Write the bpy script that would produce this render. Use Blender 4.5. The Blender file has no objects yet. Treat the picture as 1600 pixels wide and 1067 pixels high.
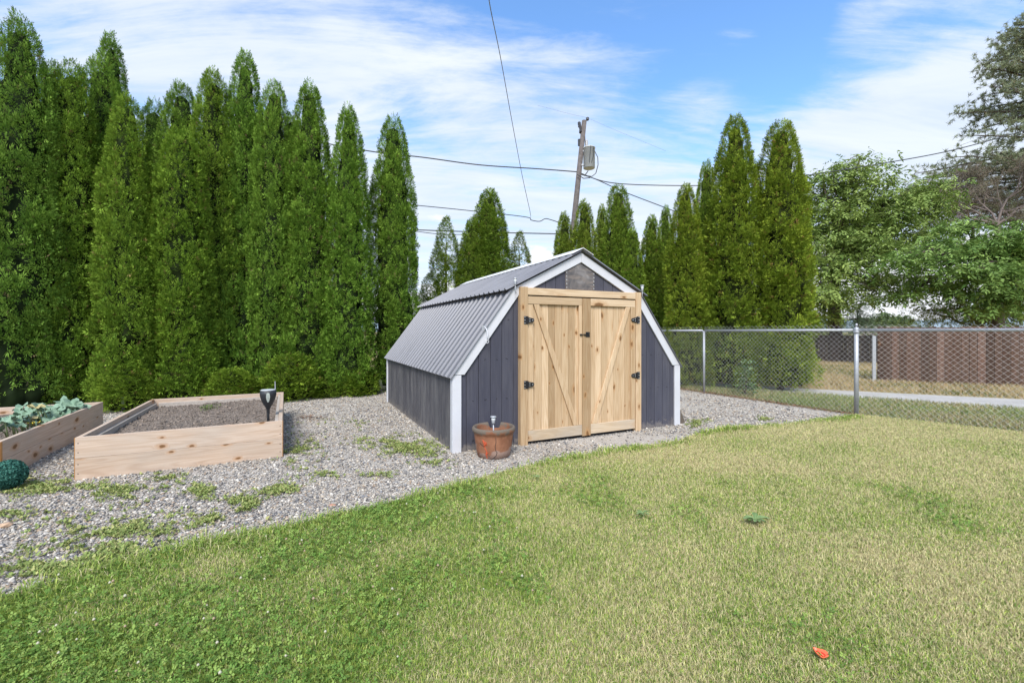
import bpy, bmesh, math, random
import numpy as np
from mathutils import Vector, Matrix

R = math.radians
scene = bpy.context.scene
C = scene.collection
CAMH, F, CX, CY = 1.25, 690.0, 800.0, 518.0      # camera height, focal length and horizon of the photograph (1600 px wide)

def at(x, y, Y):
    """point of the place seen at photo pixel x, y and Y metres in front of the camera"""
    return Vector(((x - CX) / F * Y, Y, CAMH + (CY - y) / F * Y))

def gnd(x, y):
    Y = CAMH * F / (y - CY)
    return ((x - CX) / F * Y, Y)

# ------------------------------------------------------------------ camera, light
cam = bpy.data.cameras.new('camera')
cam.sensor_width = 36.0
cam.lens = F / 1600 * 36
cam.shift_y = -(533.5 - CY) / 1600
cam.clip_start = 0.05
cam.clip_end = 6000
co = bpy.data.objects.new('camera', cam)
co.location = (0, 0, CAMH)
co.rotation_euler = (R(90), 0, 0)
C.objects.link(co)
scene.camera = co

scene.view_settings.view_transform = 'Standard'
scene.view_settings.look = 'None'
scene.view_settings.exposure = 0.88
scene.view_settings.gamma = 1.0
try:
    scene.view_settings.use_curve_mapping = False
except Exception:
    pass

SUN_EL, SUN_AZ = 48.0, 186.0      # azimuth clockwise from +Y: behind the camera, to its left
sd = Vector((math.sin(R(SUN_AZ)) * math.cos(R(SUN_EL)), math.cos(R(SUN_AZ)) * math.cos(R(SUN_EL)), math.sin(R(SUN_EL))))
sl = bpy.data.lights.new('sun', 'SUN')
sl.energy = 2.6
sl.angle = R(26.0)
sl.color = (1.0, 0.955, 0.88)
so = bpy.data.objects.new('sun', sl)
so.rotation_euler = (-sd).to_track_quat('-Z', 'Y').to_euler()
so.location = (-6, -8, 14)
C.objects.link(so)

# ------------------------------------------------------------------ node helper
class NT:
    def __init__(self, tree):
        self.t = tree
    def n(self, kind, **kw):
        nd = self.t.nodes.new(kind)
        ins = kw.pop('ins', {})
        for k, v in kw.items():
            setattr(nd, k, v)
        for k, v in ins.items():
            s = nd.inputs[k]
            if hasattr(v, 'is_output') or isinstance(v, bpy.types.NodeSocket):
                self.t.links.new(v, s)
            else:
                s.default_value = v
        return nd
    def math(self, op, a, b=None, clamp=False):
        nd = self.n('ShaderNodeMath', operation=op, use_clamp=clamp)
        for i, v in enumerate((a, b)):
            if v is None:
                continue
            if isinstance(v, bpy.types.NodeSocket):
                self.t.links.new(v, nd.inputs[i])
            else:
                nd.inputs[i].default_value = v
        return nd.outputs[0]
    def mix(self, f, a, b, mode='MIX'):
        nd = self.n('ShaderNodeMix', data_type='RGBA', blend_type=mode)
        for s, v in ((nd.inputs[0], f), (nd.inputs[6], a), (nd.inputs[7], b)):
            if isinstance(v, bpy.types.NodeSocket):
                self.t.links.new(v, s)
            else:
                s.default_value = v if not isinstance(v, tuple) or len(v) == 4 else (*v, 1)
        return nd.outputs[2]
    def ramp(self, f, stops, interp='LINEAR'):
        nd = self.n('ShaderNodeValToRGB', ins={0: f})
        cr = nd.color_ramp
        cr.interpolation = interp
        while len(cr.elements) < len(stops):
            cr.elements.new(0.5)
        for e, (p, c) in zip(cr.elements, stops):
            e.position = p
            e.color = c if len(c) == 4 else (*c, 1)
        return nd.outputs[0]
    def noise(self, vec, scale, detail=4, rough=0.55, dist=0.0):
        return self.n('ShaderNodeTexNoise', ins={'Vector': vec, 'Scale': scale, 'Detail': detail, 'Roughness': rough, 'Distortion': dist}).outputs[0]
    def maprange(self, v, a, b, c=0.0, d=1.0, smooth=False):
        nd = self.n('ShaderNodeMapRange', ins={0: v, 1: a, 2: b, 3: c, 4: d})
        nd.interpolation_type = 'SMOOTHSTEP' if smooth else 'LINEAR'
        return nd.outputs[0]
    def mapping(self, vec, scale=(1, 1, 1), rot=(0, 0, 0), loc=(0, 0, 0)):
        return self.n('ShaderNodeMapping', ins={'Vector': vec, 'Scale': scale, 'Rotation': rot, 'Location': loc}).outputs[0]

def material(name):
    m = bpy.data.materials.new(name)
    m.use_nodes = True
    t = NT(m.node_tree)
    b = m.node_tree.nodes['Principled BSDF']
    return m, t, b

def setin(t, b, name, v):
    if isinstance(v, bpy.types.NodeSocket):
        t.t.links.new(v, b.inputs[name])
    else:
        b.inputs[name].default_value = v if not (isinstance(v, tuple) and len(v) == 3) else (*v, 1)

def bump(t, b, h, strength=0.3, dist=0.01):
    nd = t.n('ShaderNodeBump', ins={'Height': h, 'Strength': strength, 'Distance': dist})
    t.t.links.new(nd.outputs[0], b.inputs['Normal'])

# ------------------------------------------------------------------ sky
w = bpy.data.worlds.new('World')
scene.world = w
w.use_nodes = True
t = NT(w.node_tree)
bg = w.node_tree.nodes['Background']
sky = t.n('ShaderNodeTexSky', sky_type='NISHITA', sun_disc=False, sun_elevation=R(SUN_EL), sun_rotation=R(SUN_AZ),
          altitude=300, air_density=1.0, dust_density=0.6, ozone_density=2.0)
tc = t.n('ShaderNodeTexCoord')
vec = t.n('ShaderNodeVectorMath', operation='NORMALIZE', ins={0: tc.outputs['Generated']}).outputs[0]
sp = t.n('ShaderNodeSeparateXYZ', ins={0: vec})
zz = t.math('MAXIMUM', sp.outputs[2], 0.0)
den = t.math('ADD', zz, 0.22)
px_ = t.math('DIVIDE', sp.outputs[0], den)
py_ = t.math('DIVIDE', sp.outputs[1], den)
pl = t.n('ShaderNodeCombineXYZ', ins={0: px_, 1: py_, 2: 0.0}).outputs[0]
big = t.noise(t.mapping(pl, (0.9, 1.3, 1), (0, 0, R(-24)), (3.1, 1.7, 0)), 1.0, 3, 0.5, 0.3)
wisp = t.noise(t.mapping(pl, (0.8, 3.4, 1), (0, 0, R(-20)), (0.4, 5.2, 0)), 1.6, 9, 0.62, 0.7)
fine = t.noise(t.mapping(pl, (2.2, 5.5, 1), (0, 0, R(12)), (7, 2, 0)), 2.6, 8, 0.66, 0.35)
cov = t.math('ADD', t.math('MULTIPLY', big, 0.75), t.math('ADD', t.math('MULTIPLY', wisp, 0.75), t.math('MULTIPLY', fine, 0.38)))
def lobe(x, y, sharp, amount, cov):
    d = Vector(((x - CX) / F, 1, (CY - y) / F)).normalized()
    dp = t.n('ShaderNodeVectorMath', operation='DOT_PRODUCT', ins={0: vec, 1: tuple(d)}).outputs['Value']
    g = t.math('POWER', t.math('MAXIMUM', dp, 0.0), sharp)
    return t.math('ADD', cov, t.math('MULTIPLY', g, amount))
cov = lobe(1110, 30, 30, -0.20, cov)
cov = lobe(1240, 110, 60, -0.22, cov)
cov = lobe(1600, -60, 40, -0.18, cov)
cov = lobe(820, -120, 30, -0.30, cov)
cov = lobe(1440, 190, 50, 0.40, cov)
cov = lobe(1370, 25, 500, 0.13, cov)
cov = lobe(1300, 65, 700, 0.15, cov)
cov = lobe(1165, 50, 900, 0.20, cov)
cov = lobe(1110, 135, 500, 0.26, cov)
cov = lobe(900, 170, 30, 0.26, cov)
cov = lobe(300, 90, 12, 0.20, cov)
cov = lobe(640, 190, 300, -0.2, cov)
cov = t.math('ADD', cov, t.maprange(sp.outputs[2], 0.0, 0.42, 0.30, 0.0))
mask = t.maprange(cov, 0.76, 1.17, 0.0, 0.94, True)
# low heaped clouds near the horizon
cum = t.noise(t.mapping(vec, (1.0, 1.0, 2.6), (0, 0, 0), (0.3, 0.1, 0.0)), 5.0, 6, 0.55, 0.2)
cumh = t.math('ADD', cum, t.maprange(sp.outputs[2], 0.06, 0.34, 0.20, -0.24))
cmask = t.maprange(cumh, 0.55, 0.61, 0.0, 0.9, True)
blue = t.mix(1.0, sky.outputs[0], (0.98, 1.26, 1.46, 1), 'MULTIPLY')
cl = t.mix(t.maprange(wisp, 0.35, 0.7), (3.1, 3.55, 4.25, 1), (4.0, 4.25, 4.55, 1))
col = t.mix(mask, blue, cl)
col = t.mix(cmask, col, (4.5, 4.6, 4.75, 1))
w.node_tree.links.new(col, bg.inputs[0])
bg.inputs[1].default_value = 0.13

# ------------------------------------------------------------------ object helpers
def tag(o, label=None, cat=None, group=None, kind=None):
    if label: o['label'] = label
    if cat: o['category'] = cat
    if group: o['group'] = group
    if kind: o['kind'] = kind
    return o

def thing(name, label, cat, loc=(0, 0, 0), rz=0.0, group=None):
    o = bpy.data.objects.new(name, None)
    o.empty_display_size = 0.1
    C.objects.link(o)
    o.location = loc
    o.rotation_euler = (0, 0, rz)
    return tag(o, label, cat, group)

def link(name, me, mats, parent=None, bev=0.0, smooth=False):
    o = bpy.data.objects.new(name, me)
    C.objects.link(o)
    if mats is not None:
        for m in (mats if isinstance(mats, (list, tuple)) else [mats]):
            me.materials.append(m)
    if parent is not None:
        o.parent = parent
    if bev:
        md = o.modifiers.new('bevel', 'BEVEL')
        md.width = bev
        md.segments = 1
        md.limit_method = 'ANGLE'
    if smooth:
        for p in me.polygons:
            p.use_smooth = True
    return o

class MB:
    """collects shapes into one mesh"""
    def __init__(self):
        self.v, self.f, self.a, self.m = [], [], [], []
        self.val = 0.5
        self.mi = 0
    def add(self, vs, fs):
        b = len(self.v)
        self.v += [tuple(p) for p in vs]
        self.a += [self.val] * len(vs)
        self.f += [tuple(i + b for i in f) for f in fs]
        self.m += [self.mi] * len(fs)
    def box(self, x0, x1, y0, y1, z0, z1):
        vs = [(x, y, z) for z in (z0, z1) for y in (y0, y1) for x in (x0, x1)]
        self.add(vs, [(0, 2, 3, 1), (4, 5, 7, 6), (0, 1, 5, 4), (2, 6, 7, 3), (0, 4, 6, 2), (1, 3, 7, 5)])
    def prism(self, poly, y0, y1, axis='y'):
        """poly of (a, b): for axis y these are x, z; for axis x they are y, z; for axis z they are x, y"""
        n = len(poly)
        def P(a, b, c):
            return (a, c, b) if axis == 'y' else ((c, a, b) if axis == 'x' else (a, b, c))
        vs = [P(a, b, y0) for a, b in poly] + [P(a, b, y1) for a, b in poly]
        fs = [tuple(range(n)), tuple(range(2 * n - 1, n - 1, -1))]
        for i in range(n):
            j = (i + 1) % n
            fs.append((i, i + n, j + n, j))
        self.add(vs, fs)
    def tube(self, pts, r, n=8, cap=True):
        pts = [Vector(p) for p in pts]
        rs = r if isinstance(r, (list, tuple)) else [r] * len(pts)
        up = Vector((0, 0, 1))
        rings = []
        prev = None
        for i, p in enumerate(pts):
            d = (pts[min(i + 1, len(pts) - 1)] - pts[max(i - 1, 0)])
            if d.length < 1e-9: d = Vector((0, 0, 1))
            d.normalize()
            if prev is None:
                a = d.cross(up if abs(d.z) < 0.95 else Vector((1, 0, 0))).normalized()
            else:
                a = (prev - d * prev.dot(d))
                a = a.normalized() if a.length > 1e-6 else d.orthogonal().normalized()
            prev = a
            b = d.cross(a)
            rings.append([p + (a * math.cos(2 * math.pi * k / n) + b * math.sin(2 * math.pi * k / n)) * rs[i] for k in range(n)])
        vs = [q for ring in rings for q in ring]
        fs = []
        for i in range(len(pts) - 1):
            for k in range(n):
                l = (k + 1) % n
                fs.append((i * n + k, i * n + l, (i + 1) * n + l, (i + 1) * n + k))
        if cap:
            fs.append(tuple(range(n - 1, -1, -1)))
            fs.append(tuple(range((len(pts) - 1) * n, len(pts) * n)))
        self.add(vs, fs)
    def lathe(self, prof, n=24, c=(0, 0, 0), close=False):
        vs, fs = [], []
        for r, z in prof:
            for k in range(n):
                a = 2 * math.pi * k / n
                vs.append((c[0] + r * math.cos(a), c[1] + r * math.sin(a), c[2] + z))
        m = len(prof)
        for i in range(m - 1 + (1 if close else 0)):
            i2 = (i + 1) % m
            for k in range(n):
                l = (k + 1) % n
                fs.append((i * n + k, i * n + l, i2 * n + l, i2 * n + k))
        self.add(vs, fs)
    def build(self, name, mats, parent=None, bev=0.0, smooth=False):
        me = bpy.data.meshes.new(name)
        me.from_pydata(self.v, [], self.f)
        at_ = me.attributes.new('bid', 'FLOAT', 'POINT')
        at_.data.foreach_set('value', self.a)
        me.polygons.foreach_set('material_index', self.m)
        bm = bmesh.new(); bm.from_mesh(me)
        bmesh.ops.recalc_face_normals(bm, faces=bm.faces)
        bm.to_mesh(me); bm.free()
        return link(name, me, mats, parent, bev, smooth)

def np_mesh(name, verts, faces, cols=None, smooth=False):
    """verts (n,3), faces list of int arrays (m,k) with constant k"""
    if not isinstance(faces, (list, tuple)):
        faces = [faces]
    me = bpy.data.meshes.new(name)
    verts = np.asarray(verts, dtype=np.float32)
    me.vertices.add(len(verts))
    me.vertices.foreach_set('co', verts.ravel())
    nl = sum(f.size for f in faces); nf = sum(len(f) for f in faces)
    me.loops.add(nl)
    me.polygons.add(nf)
    me.loops.foreach_set('vertex_index', np.concatenate([f.ravel() for f in faces]).astype(np.int32))
    tot = np.concatenate([np.full(len(f), f.shape[1], dtype=np.int32) for f in faces])
    start = np.concatenate([[0], np.cumsum(tot)[:-1]]).astype(np.int32)
    me.polygons.foreach_set('loop_start', start)
    try:
        me.polygons.foreach_set('loop_total', tot)
    except Exception:
        pass
    if smooth:
        me.polygons.foreach_set('use_smooth', np.ones(nf, dtype=bool))
    if cols is not None:
        a = me.attributes.new('col', 'FLOAT_COLOR', 'POINT')
        c4 = np.ones((len(verts), 4), dtype=np.float32)
        c4[:, :3] = cols
        a.data.foreach_set('color', c4.ravel())
    me.update(calc_edges=True)
    me.validate()
    return me

def hash2(ix, iy, seed):
    h = (ix.astype(np.int64) * 374761393 + iy.astype(np.int64) * 668265263 + seed * 1442695041) & 0xffffffff
    h = ((h ^ (h >> 13)) * 1274126177) & 0xffffffff
    return ((h ^ (h >> 16)) & 0xffff) / 65535.0

def vnoise(x, y, seed=0):
    ix, iy = np.floor(x), np.floor(y)
    fx, fy = x - ix, y - iy
    fx = fx * fx * (3 - 2 * fx); fy = fy * fy * (3 - 2 * fy)
    a = hash2(ix, iy, seed); b = hash2(ix + 1, iy, seed); c = hash2(ix, iy + 1, seed); d = hash2(ix + 1, iy + 1, seed)
    return (a * (1 - fx) + b * fx) * (1 - fy) + (c * (1 - fx) + d * fx) * fy

def fbm(x, y, seed=0, oct=4):
    s, a, tot = 0, 0.5, 0
    for o in range(oct):
        s = s + a * vnoise(x * 2 ** o + 17.3 * o, y * 2 ** o - 9.1 * o, seed + o); tot += a; a *= 0.55
    return s / tot

def inpoly(x, y, poly):
    ins = np.zeros(len(x), dtype=bool)
    n = len(poly)
    for i in range(n):
        x0, y0 = poly[i]; x1, y1 = poly[(i + 1) % n]
        if y0 == y1: continue
        c = ((y0 > y) != (y1 > y)) & (x < (x1 - x0) * (y - y0) / (y1 - y0) + x0)
        ins ^= c
    return ins

def unit(v):
    return v / np.maximum(np.linalg.norm(v, axis=-1, keepdims=True), 1e-9)

# ------------------------------------------------------------------ materials
def flat(name, col, rough=0.6, metal=0.0, spec=None, var=0.0, vscale=8.0, bmp=0.0, bscale=60.0):
    m, t, b = material(name)
    tc = t.n('ShaderNodeTexCoord')
    if var:
        nz = t.noise(tc.outputs['Object'], vscale, 5, 0.6)
        c = t.mix(t.maprange(nz, 0.3, 0.7), tuple(x * (1 - var) for x in col), tuple(min(1, x * (1 + var)) for x in col))
        setin(t, b, 'Base Color', c)
    else:
        setin(t, b, 'Base Color', col)
    setin(t, b, 'Roughness', rough)
    setin(t, b, 'Metallic', metal)
    if spec is not None: setin(t, b, 'Specular IOR Level', spec)
    if bmp:
        bump(t, b, t.noise(tc.outputs['Object'], bscale, 4, 0.6), bmp, 0.01)
    return m

def leafmat(name, trans=0.25, rough=0.55, spec=0.25):
    m, t, b = material(name)
    a = t.n('ShaderNodeAttribute', attribute_name='col')
    oi = t.n('ShaderNodeObjectInfo')
    c = t.mix(1.0, a.outputs['Color'], oi.outputs['Color'], 'MULTIPLY')
    setin(t, b, 'Base Color', c)
    setin(t, b, 'Roughness', rough)
    setin(t, b, 'Specular IOR Level', spec)
    if trans:
        tr = t.n('ShaderNodeBsdfTranslucent', ins={'Color': c})
        mx = t.n('ShaderNodeMixShader', ins={0: trans, 1: b.outputs[0], 2: tr.outputs[0]})
        out = m.node_tree.nodes['Material Output']
        t.t.links.new(mx.outputs[0], out.inputs[0])
    return m

def wood(name, axis, c0, c1, knot=(0.16, 0.075, 0.025), bidvar=0.25, knots=0.9, kscale=3.4, rough=0.65, gscale=34.0, grey=0.0):
    m, t, b = material(name)
    tc = t.n('ShaderNodeTexCoord')
    bid = t.n('ShaderNodeAttribute', attribute_name='bid').outputs['Fac']
    off = t.n('ShaderNodeVectorMath', operation='SCALE', ins={0: (13.7, 7.3, 19.1), 3: bid}).outputs[0]
    v = t.n('ShaderNodeVectorMath', operation='ADD', ins={0: tc.outputs['Object'], 1: off}).outputs[0]
    s = [1.0, 1.0, 1.0]; s['xyz'.index(axis)] = 0.055
    sx = t.n('ShaderNodeSeparateXYZ', ins={0: v}).outputs
    al, ac = {'x': (0, 2), 'y': (1, 2), 'z': (2, 0)}[axis]
    v2d = t.n('ShaderNodeCombineXYZ', ins={0: t.math('MULTIPLY', sx[al], 0.5), 1: sx[ac], 2: 0.0}).outputs[0]
    kw = t.n('ShaderNodeTexNoise', ins={'Vector': v2d, 'Scale': 18.0, 'Detail': 2.0})
    v2d = t.n('ShaderNodeVectorMath', operation='ADD', ins={0: v2d, 1: t.n('ShaderNodeVectorMath', operation='SCALE', ins={0: kw.outputs['Color'], 3: 0.03}).outputs[0]}).outputs[0]
    s2 = [1.0, 1.0, 1.0]; s2['xyz'.index(axis)] = 0.42
    # knots
    vo = t.n('ShaderNodeTexVoronoi', voronoi_dimensions='2D', ins={'Vector': v2d, 'Scale': kscale, 'Randomness': 1.0})
    kd = vo.outputs['Distance']
    kr = t.n('ShaderNodeSeparateXYZ', ins={0: vo.outputs['Color']})
    ksel = t.math('GREATER_THAN', kr.outputs[0], 1.0 - knots * 0.6)
    ksz = t.math('ADD', t.math('MULTIPLY', t.math('POWER', kr.outputs[1], 2.0), 0.13), 0.055)
    kmask = t.math('MULTIPLY', t.math('SUBTRACT', 1.0, t.maprange(t.math('DIVIDE', kd, ksz), 0.55, 1.15, 0, 1, True)), ksel)
    halo = t.math('MULTIPLY', t.math('SUBTRACT', 1.0, t.maprange(t.math('DIVIDE', kd, ksz), 0.6, 2.6, 0, 1, True)), ksel)
    # grain flows around the knots
    warp = t.n('ShaderNodeVectorMath', operation='SCALE', ins={0: (0.05, 0.05, 0.05), 3: t.math('MULTIPLY', halo, 1.0)}).outputs[0]
    v2 = t.n('ShaderNodeVectorMath', operation='ADD', ins={0: v, 1: warp}).outputs[0]
    g1 = t.noise(t.mapping(v2, tuple(s)), gscale, 5, 0.6, 0.6)
    g2 = t.noise(t.mapping(v2, tuple(s)), gscale * 0.3, 3, 0.5, 1.2)
    rings = t.math('SINE', t.math('MULTIPLY', g2, 58.0))
    g = t.math('ADD', t.math('MULTIPLY', g1, 0.66), t.math('ADD', t.math('MULTIPLY', rings, 0.13), 0.16))
    c = t.mix(t.maprange(g, 0.28, 0.72), c0, c1)
    tint = t.maprange(bid, 0, 1, 1 - bidvar, 1 + bidvar * 0.35)
    c = t.mix(1.0, c, t.n('ShaderNodeCombineColor', ins={0: tint, 1: t.math('POWER', tint, 1.15), 2: t.math('POWER', tint, 1.4)}).outputs[0], 'MULTIPLY')
    if grey:
        pn = t.noise(t.mapping(v, tuple(s2)), 4.0, 4, 0.6)
        c = t.mix(t.math('MULTIPLY', t.maprange(pn, 0.35, 0.65), grey), c, (0.38, 0.35, 0.31, 1))
    c = t.mix(t.math('MULTIPLY', halo, 0.6), c, tuple(x * f for x, f in zip(c0, (0.9, 0.68, 0.45))))
    c = t.mix(t.math('MULTIPLY', kmask, 0.9), c, knot)
    setin(t, b, 'Base Color', c)
    setin(t, b, 'Roughness', rough)
    setin(t, b, 'Specular IOR Level', 0.25)
    bump(t, b, g, 0.25, 0.003)
    return m

M = {}
M['leaf'] = leafmat('arborvitae foliage', 0.12, 0.7, 0.06)
M['broad'] = leafmat('broad leaves', 0.22, 0.55, 0.15)
M['grass'] = leafmat('grass blades', 0.25, 0.6, 0.2)
M['stone'] = leafmat('gravel stones', 0.0, 0.85, 0.2)
M['bark'] = flat('grey brown bark', (0.085, 0.065, 0.05), 0.9, var=0.4, vscale=14, bmp=0.6, bscale=30)
M['deadwood'] = flat('bare grey twigs', (0.17, 0.135, 0.12), 0.9, var=0.3, vscale=3)
M['door_v'] = wood('pine door boards', 'z', (0.465, 0.31, 0.175), (0.60, 0.445, 0.285), bidvar=0.36, knots=0.62, kscale=8.0)
M['door_h'] = wood('pine rails', 'x', (0.49, 0.345, 0.21), (0.61, 0.465, 0.31), knots=0.8, kscale=4.2)
M['sill_h'] = wood('weathered bottom rail', 'x', (0.48, 0.35, 0.22), (0.60, 0.47, 0.32), knots=0.8, kscale=4.2, grey=0.55)
M['bed_x'] = wood('raised bed boards', 'x', (0.51, 0.365, 0.265), (0.64, 0.50, 0.39), knots=0.95, kscale=7.5, bidvar=0.2, grey=0.35)
M['bed_y'] = wood('raised bed side boards', 'y', (0.51, 0.365, 0.265), (0.64, 0.50, 0.39), knots=0.95, kscale=7.5, bidvar=0.2, grey=0.35)
M['endgrain'] = wood('sawn board ends', 'z', (0.46, 0.21, 0.06), (0.58, 0.30, 0.11), knots=0.0)
M['white'] = flat('white painted trim', (0.57, 0.57, 0.60), 0.5, var=0.05, vscale=5, bmp=0.08, bscale=90)
M['steel'] = flat('galvanised steel', (0.40, 0.41, 0.43), 0.5, 0.35, var=0.15, vscale=30)
M['wire'] = flat('galvanised wire', (0.60, 0.60, 0.60), 0.5, 0.35)
M['black'] = flat('black powder coat', (0.012, 0.012, 0.014), 0.45)
M['screw'] = flat('zinc screw head', (0.55, 0.55, 0.56), 0.35, 0.8)
M['plastic_black'] = flat('black plastic', (0.022, 0.024, 0.028), 0.42, var=0.3, vscale=80, bmp=0.5, bscale=120)
M['solar'] = flat('frosted lens', (0.42, 0.46, 0.42), 0.25)
M['clear'] = flat('cloudy clear plastic', (0.66, 0.68, 0.68), 0.2)
M['cable'] = flat('weathered black cable', (0.035, 0.04, 0.045), 0.6)
M['cable_grey'] = flat('grey service cable', (0.20, 0.21, 0.22), 0.6)
M['porcelain'] = flat('brown porcelain', (0.05, 0.045, 0.045), 0.25)
M['tank'] = flat('grey transformer paint', (0.52, 0.53, 0.54), 0.45, var=0.08, vscale=4)
M['polewood'] = flat('weathered pole', (0.115, 0.098, 0.09), 0.9, var=0.35, vscale=10, bmp=0.5, bscale=25)
M['soil'] = None

def siding(name, c0, c1, worn, wear):
    m, t, b = material(name)
    tc = t.n('ShaderNodeTexCoord')
    bid = t.n('ShaderNodeAttribute', attribute_name='bid').outputs['Fac']
    v = t.n('ShaderNodeVectorMath', operation='ADD', ins={0: tc.outputs['Object'], 1: t.n('ShaderNodeVectorMath', operation='SCALE', ins={0: (3, 5, 7), 3: bid}).outputs[0]}).outputs[0]
    streak = t.noise(t.mapping(v, (1, 1, 0.06)), 60, 6, 0.65, 0.3)
    blot = t.noise(t.mapping(v, (1, 1, 0.35)), 5, 5, 0.6)
    c = t.mix(t.maprange(streak, 0.3, 0.7), c0, c1)
    wm = t.math('MULTIPLY', t.maprange(t.math('ADD', t.math('MULTIPLY', blot, 0.65), t.math('MULTIPLY', streak, 0.35)), 0.42, 0.68, 0, 1, True), wear)
    c = t.mix(wm, c, worn)
    c = t.mix(1.0, c, t.n('ShaderNodeCombineColor', ins={0: t.maprange(bid, 0, 1, 0.86, 1.12), 1: t.maprange(bid, 0, 1, 0.86, 1.12), 2: t.maprange(bid, 0, 1, 0.88, 1.1)}).outputs[0], 'MULTIPLY')
    zc = t.n('ShaderNodeSeparateXYZ', ins={0: tc.outputs['Object']}).outputs[2]
    spl = t.maprange(t.math('ADD', t.noise(tc.outputs['Object'], 14, 5, 0.7), t.maprange(zc, 0.0, 0.22, 0.16, -0.30)), 0.46, 0.66, 0, 1, True)
    c = t.mix(t.math('MULTIPLY', spl, 0.55), c, (0.24, 0.21, 0.185, 1))
    setin(t, b, 'Base Color', c)
    setin(t, b, 'Roughness', t.maprange(blot, 0.3, 0.7, 0.55, 0.8))
    setin(t, b, 'Specular IOR Level', 0.3)
    bump(t, b, streak, 0.35, 0.003)
    return m
M['siding'] = siding('dark slate siding', (0.052, 0.052, 0.070), (0.068, 0.068, 0.092), (0.095, 0.092, 0.105), 0.5)
M['siding_worn'] = siding('weathered slate siding', (0.070, 0.068, 0.078), (0.105, 0.10, 0.11), (0.19, 0.18, 0.175), 0.75)
M['groove'] = flat('dark siding groove', (0.018, 0.018, 0.022), 0.9)

def roofmat():
    m, t, b = material('ribbed roof steel')
    tc = t.n('ShaderNodeTexCoord')
    nz = t.noise(t.mapping(tc.outputs['Object'], (0.6, 6, 0.6)), 3, 5, 0.6)
    c = t.mix(t.maprange(nz, 0.3, 0.7), (0.145, 0.145, 0.16), (0.20, 0.20, 0.22))
    setin(t, b, 'Base Color', c)
    setin(t, b, 'Metallic', 0.22)
    setin(t, b, 'Roughness', t.maprange(nz, 0.3, 0.7, 0.36, 0.52))
    return m
M['roof'] = roofmat()

def soilmat(name, c0, c1, c2, scale=1.0, bs=0.8):
    m, t, b = material(name)
    tc = t.n('ShaderNodeTexCoord')
    n1 = t.noise(tc.outputs['Object'], 3 * scale, 6, 0.6)
    vo = t.n('ShaderNodeTexVoronoi', ins={'Vector': tc.outputs['Object'], 'Scale': 55 * scale})
    cr = t.n('ShaderNodeSeparateXYZ', ins={0: vo.outputs['Color']})
    c = t.mix(t.maprange(n1, 0.35, 0.65), c0, c1)
    c = t.mix(t.math('MULTIPLY', cr.outputs[0], 0.6), c, c2)
    setin(t, b, 'Base Color', c)
    setin(t, b, 'Roughness', 0.95)
    setin(t, b, 'Specular IOR Level', 0.1)
    h = t.math('SUBTRACT', t.noise(tc.outputs['Object'], 30 * scale, 5, 0.65), vo.outputs['Distance'])
    bump(t, b, h, bs, 0.02)
    return m
M['soil'] = soilmat('dry garden soil', (0.145, 0.115, 0.092), (0.20, 0.162, 0.132), (0.25, 0.21, 0.178))
M['gravelbed'] = soilmat('gravel ground', (0.34, 0.30, 0.25), (0.44, 0.395, 0.345), (0.50, 0.47, 0.43), 1.6, 0.5)

def lawnmat(name, stops, scale=1.0):
    m, t, b = material(name)
    tc = t.n('ShaderNodeTexCoord')
    n1 = t.noise(tc.outputs['Object'], 0.8 * scale, 5, 0.6)
    n2 = t.noise(tc.outputs['Object'], 45 * scale, 4, 0.7)
    f = t.math('ADD', t.math('MULTIPLY', n1, 0.6), t.math('MULTIPLY', n2, 0.4))
    setin(t, b, 'Base Color', t.ramp(f, stops))
    setin(t, b, 'Roughness', 0.95)
    setin(t, b, 'Specular IOR Level', 0.1)
    bump(t, b, n2, 0.8, 0.03)
    return m
M['lawnbase'] = lawnmat('lawn thatch', [(0.32, (0.13, 0.15, 0.05)), (0.5, (0.23, 0.22, 0.10)), (0.66, (0.34, 0.30, 0.16))])
M['drygrass'] = lawnmat('dry field grass', [(0.3, (0.16, 0.17, 0.06)), (0.48, (0.34, 0.27, 0.13)), (0.66, (0.46, 0.35, 0.19))], 0.7)
M['vergebase'] = lawnmat('verge grass base', [(0.3, (0.12, 0.15, 0.05)), (0.5, (0.22, 0.24, 0.09)), (0.7, (0.32, 0.30, 0.13))])
M['path'] = flat('pale worn path', (0.40, 0.375, 0.345), 0.9, var=0.15, vscale=3, bmp=0.3, bscale=90)
M['fencewood'] = wood('weathered brown fence boards', 'z', (0.078, 0.042, 0.028), (0.15, 0.082, 0.054), knots=0.3, kscale=3, bidvar=0.6, grey=0.06)
M['fencewood_dark'] = wood('old dark fence boards', 'z', (0.035, 0.024, 0.02), (0.07, 0.047, 0.037), knots=0.2, kscale=3, bidvar=0.5, grey=0.1)

# ------------------------------------------------------------------ ground outlines
EDGE_PX = [(-260, 1010), (-120, 972), (0, 937), (60, 920), (130, 897), (215, 872), (320, 848), (430, 828), (530, 804), (620, 784), (700, 763), (760, 744),
           (830, 727), (900, 714), (960, 704), (1020, 696), (1062, 690), (1076, 683), (1100, 675), (1180, 667), (1260, 659), (1338, 651)]
EDGE = [gnd(*p) for p in EDGE_PX]
FP = [(3.061, 10.87), gnd(1100, 613), gnd(1338, 648), gnd(1600, 676)]
fd = (Vector(FP[3]) - Vector(FP[2])).normalized()
FP.append(tuple(Vector(FP[2]) + fd * 6.0))
FP_BACK, FP_LINE, FP_TERM, FP_FRAME, FP_END = FP
GRAVEL = [(-16, -1.0), (-6, -1.2)] + EDGE + [FP_TERM, FP_LINE, FP_BACK, (2.6, 12.2), (-16, 3.2)]
LAWN = [(-6, -1.2)] + EDGE + [FP_TERM, FP_FRAME, FP_END, (9.5, -4), (-6, -4)]

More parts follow.
